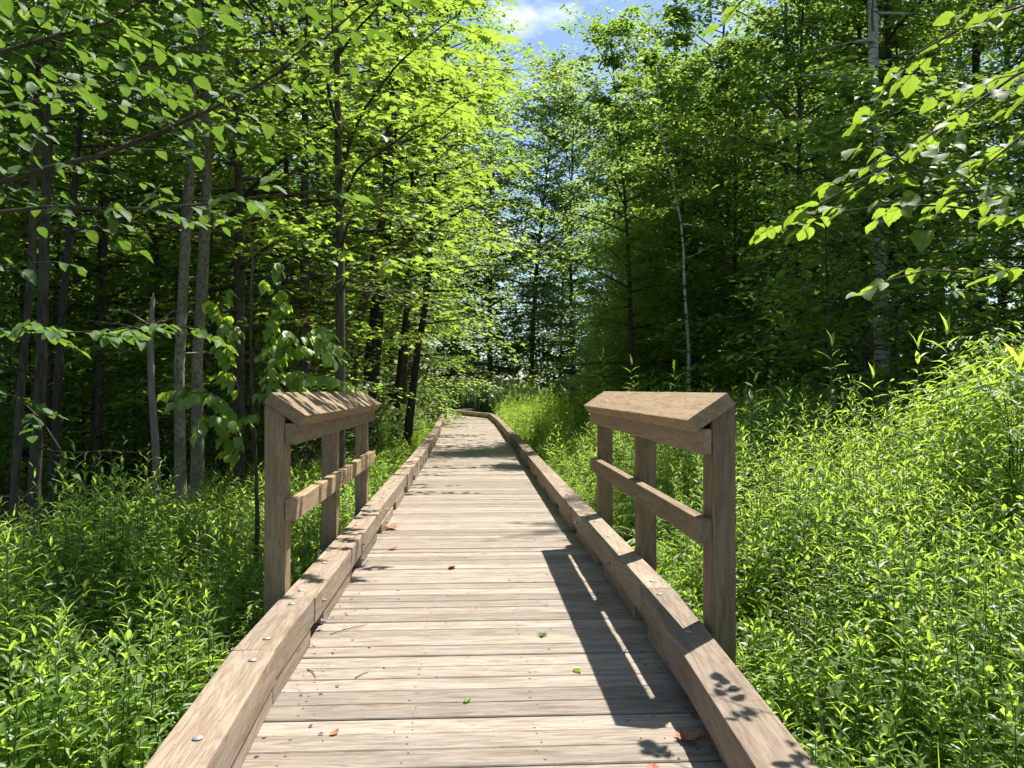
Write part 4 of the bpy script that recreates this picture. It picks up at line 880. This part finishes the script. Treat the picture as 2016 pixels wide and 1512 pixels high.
# ferns by the kerbs, dry stems of last year
frng = np.random.default_rng(91); fern = Geo()
for k in range(9):
    az = k * 0.698 + frng.normal(0, 0.15); Lf = frng.uniform(0.42, 0.62); u = np.linspace(0.12, 1, 17)
    px_ = np.stack([np.cos(az) * Lf * u * 0.8, np.sin(az) * Lf * u * 0.8, Lf * (1.05 * u - 0.75 * u ** 2.4)], 1)
    fern.add(*tube(np.vstack([[0, 0, 0], px_]), np.linspace(0.003, 0.001, 18), 3, False))
    for sd_ in (-1, 1):
        h_ = az + sd_ * 1.25; D_ = np.tile([math.cos(h_), math.sin(h_), 0.05], (17, 1)) + frng.normal(0, 0.06, (17, 3))
        leaves(fern, 'lance', px_, D_, np.tile([0, 0, 1.0], (17, 1)) + frng.normal(0, 0.1, (17, 3)), 0.15 * np.sin(np.pi * np.clip(1 - u, 0.03, 1) ** 0.6) + 0.02, np.clip(frng.normal(0.6, 0.08, 17), 0, 0.95))
fern_me = fern.mesh('fronds', M['herb'])
for k_, (x, y_) in enumerate(((1.5, 4.6), (1.62, 5.6), (1.75, 6.4), (1.55, 7.4), (1.9, 8.4))):
    e = empty('fern', (x, y_, ground_z(x, y_) + 0.12 + 0.06 * k_), hr.uniform(0, 6.28), ORD[k_] + ' fern outside the right kerb counting away from the viewer', 'fern', 'ferns by the right kerb'); link('fronds', fern_me, e)
for k_, (x, y_) in enumerate(((-1.45, 5.2), (-1.7, 6.3), (-1.5, 7.3), (-1.6, 9.0))):
    e = empty('fern', (x, y_, ground_z(x, y_) + 0.12), hr.uniform(0, 6.28), ORD[k_] + ' fern outside the left kerb counting away from the viewer', 'fern', 'ferns by the left kerb'); link('fronds', fern_me, e)
g_ = Geo()
for k in range(150):
    sd_ = hr.choice((-1, 1)); y_ = hr.uniform(2.4, 10); x = sd_ * hr.uniform(1.3, 4.0); h_ = hr.uniform(0.5, 1.1) * (1.25 if sd_ > 0 else 0.8); a_ = hr.uniform(0, 6.28); l_ = hr.uniform(0.05, 0.5)
    if vis(x, y_): g_.add(*tube([(x, y_, GZ), (x + math.cos(a_) * l_ * 0.4, y_ + math.sin(a_) * l_ * 0.4, GZ + h_ * 0.6), (x + math.cos(a_) * l_, y_ + math.sin(a_) * l_, GZ + h_)], [0.004, 0.003, 0.0015], 3, False))
tag(link('dry_stems', g_.mesh('dry_stems', M['drystem'])), 'thin tan dead stems from last year among the herbs', 'stems', kind='stuff')
# willow shrubs at the right edge
for i, (px, d, h, lab) in enumerate(((1900, 6.4, 1.6, 'narrow-leaved shrub standing among the herbs at the right'), (2000, 5.4, 1.65, 'narrow-leaved shrub cut by the right edge of the view'), (1960, 7.6, 2.05, 'tallest narrow-leaved shrub behind the right-edge ones'))):
    x, y_ = gpt(px, d)
    ms = tree_meshes('bark', 'herb', 500 + i, h, 0.014, 0.15, 0.8, 30, 6, 12, 'lance', 0.12, (0.5, 1.2), tw_geo=True, droop=0.2, dead=0, twf=0.5)
    put_tree('willow_shrub', ms, (x, y_, ground_z(x, y_)), 0, 1, lab, 'shrub')
# reeds beyond the bend
rg = np.random.default_rng(61); n = 9000
P = np.stack([rg.uniform(-6.5, 3.5, n), rg.uniform(46.4, 49.5, n), np.full(n, GZ)], 1); az = rg.uniform(0, 6.28, n)
D = np.stack([np.cos(az) * 0.35, np.sin(az) * 0.35, np.ones(n)], 1); Nn = np.stack([np.cos(az), np.sin(az), np.full(n, 0.3)], 1)
g_ = Geo(); leaves(g_, 'blade', P, D, Nn, rg.uniform(1.2, 2.6, n), np.clip(rg.normal(0.5, 0.15, n), 0, 0.95))
tag(link('reeds', g_.mesh('reeds', M['grass'])), 'tall blue-green reeds beyond the bend of the boardwalk', 'reeds', kind='stuff')

# ------------------------------------------------------------------ litter on the deck
def deck_pt(px, py):
    d = Vector(at(px, py, 1.0)) - Vector((0, 0, EYE)); t = -EYE / d.z; return Vector((0, 0, EYE)) + d * t
def litter_leaf(px, py, size, mat, label, kind='maple', curl=0.35):
    p = deck_pt(px, py); tv, tf = LEAF[kind]; V = tv.copy() * size; rr = random.Random(int(px * 7 + py))
    V[:, 2] = np.abs(V[:, 0]) * curl + (V[:, 1] - size * 0.4) ** 2 * curl / size * 2
    V[:, 2] -= V[:, 2].min()
    me = mesh_np('fallen_leaf', V, tf, M[mat], np.full(len(V), 0.6)); o_ = link('fallen_leaf', me); o_.location = (p.x, p.y, 0.003); o_.rotation_euler = (0, 0, rr.uniform(0, 6.28))
    tag(o_, label, 'leaf')
litter_leaf(1387, 1338, 0.10, 'dryleaf', 'curled brown leaf lying in shade by the right kerb', 'oval')
litter_leaf(1338, 1462, 0.10, 'dryleaf', 'brown fallen leaf at the shadow edge near the bottom right')
litter_leaf(1285, 1508, 0.08, 'dryleaf', 'rusty leaf at the bottom edge of the deck', 'oval')
litter_leaf(776, 1040, 0.15, 'dryleaf', 'reddish dry leaf beside the left kerb gap')
litter_leaf(764, 1083, 0.09, 'dryleaf', 'small dry leaf nearer along the left kerb', 'oval')
litter_leaf(891, 1116, 0.09, 'dryleaf', 'small tan leaf in the middle of the deck', 'oval')
litter_leaf(650, 1451, 0.05, 'dryleaf', 'small orange scrap of leaf on the near planks', 'oval')
litter_leaf(924, 1378, 0.05, 'herb', 'small green leaf on the near middle planks', 'oval')
litter_leaf(1129, 1319, 0.06, 'herb', 'small green leaf on the plank joint right of centre', 'oval')
litter_leaf(1068, 1250, 0.06, 'leaf_near', 'pale green scrap of leaf on the deck right of centre', 'maple')
for (a, b_, lab) in (((650, 1250), (722, 1231), 'thin twig lying across the deck by the left kerb'), ((605, 1320), (622, 1336), 'short dark twig in the plank joint at left'), ((700, 1336), (725, 1325), 'thin straw-like twig on the near left planks'), ((1228, 1290), (1236, 1270), 'small twig in the shade near the right kerb')):
    p0 = deck_pt(*a); p1 = deck_pt(*b_); md = (p0 + p1) / 2; g_ = Geo()
    sgm = [p0 - md, (p0 * 0.6 + p1 * 0.4) - md + Vector((0.006, 0.012, 0.003)), p1 - md]
    g_.add(*tube([tuple(v) for v in sgm], [0.003, 0.0025, 0.0015], 5)); o_ = link('twig', g_.mesh('twig', M['twig'])); o_.location = (md.x, md.y, 0.005); tag(o_, lab, 'twig')

cr_ = np.random.default_rng(71); g_ = Geo(); n = 420
ys_ = cr_.uniform(2.2, 12, n); sd = cr_.choice([-1, 1], n)
edge_ = np.array([poly(L_OUT, y_) + KW if d_ < 0 else poly(R_OUT, y_) - KW for y_, d_ in zip(ys_, sd)])
xs_ = edge_ - sd * np.abs(cr_.exponential(0.06, n)) - sd * 0.004; loose = cr_.random(n) < 0.22; xs_[loose] = cr_.uniform(-0.7, 0.8, loose.sum())
P = np.stack([xs_, ys_, np.full(n, 0.0045)], 1)
leaves(g_, 'quad', P, cr_.normal(0, 1, (n, 3)) * [1, 1, 0.05], np.tile([0, 0, 1.0], (n, 1)) + cr_.normal(0, 0.08, (n, 3)), cr_.uniform(0.008, 0.028, n), np.full(n, 0.5))
tag(link('deck_litter', g_.mesh('deck_litter', M['twig'])), 'brown crumbs of bark and leaf gathered along both kerbs', 'litter', kind='stuff')
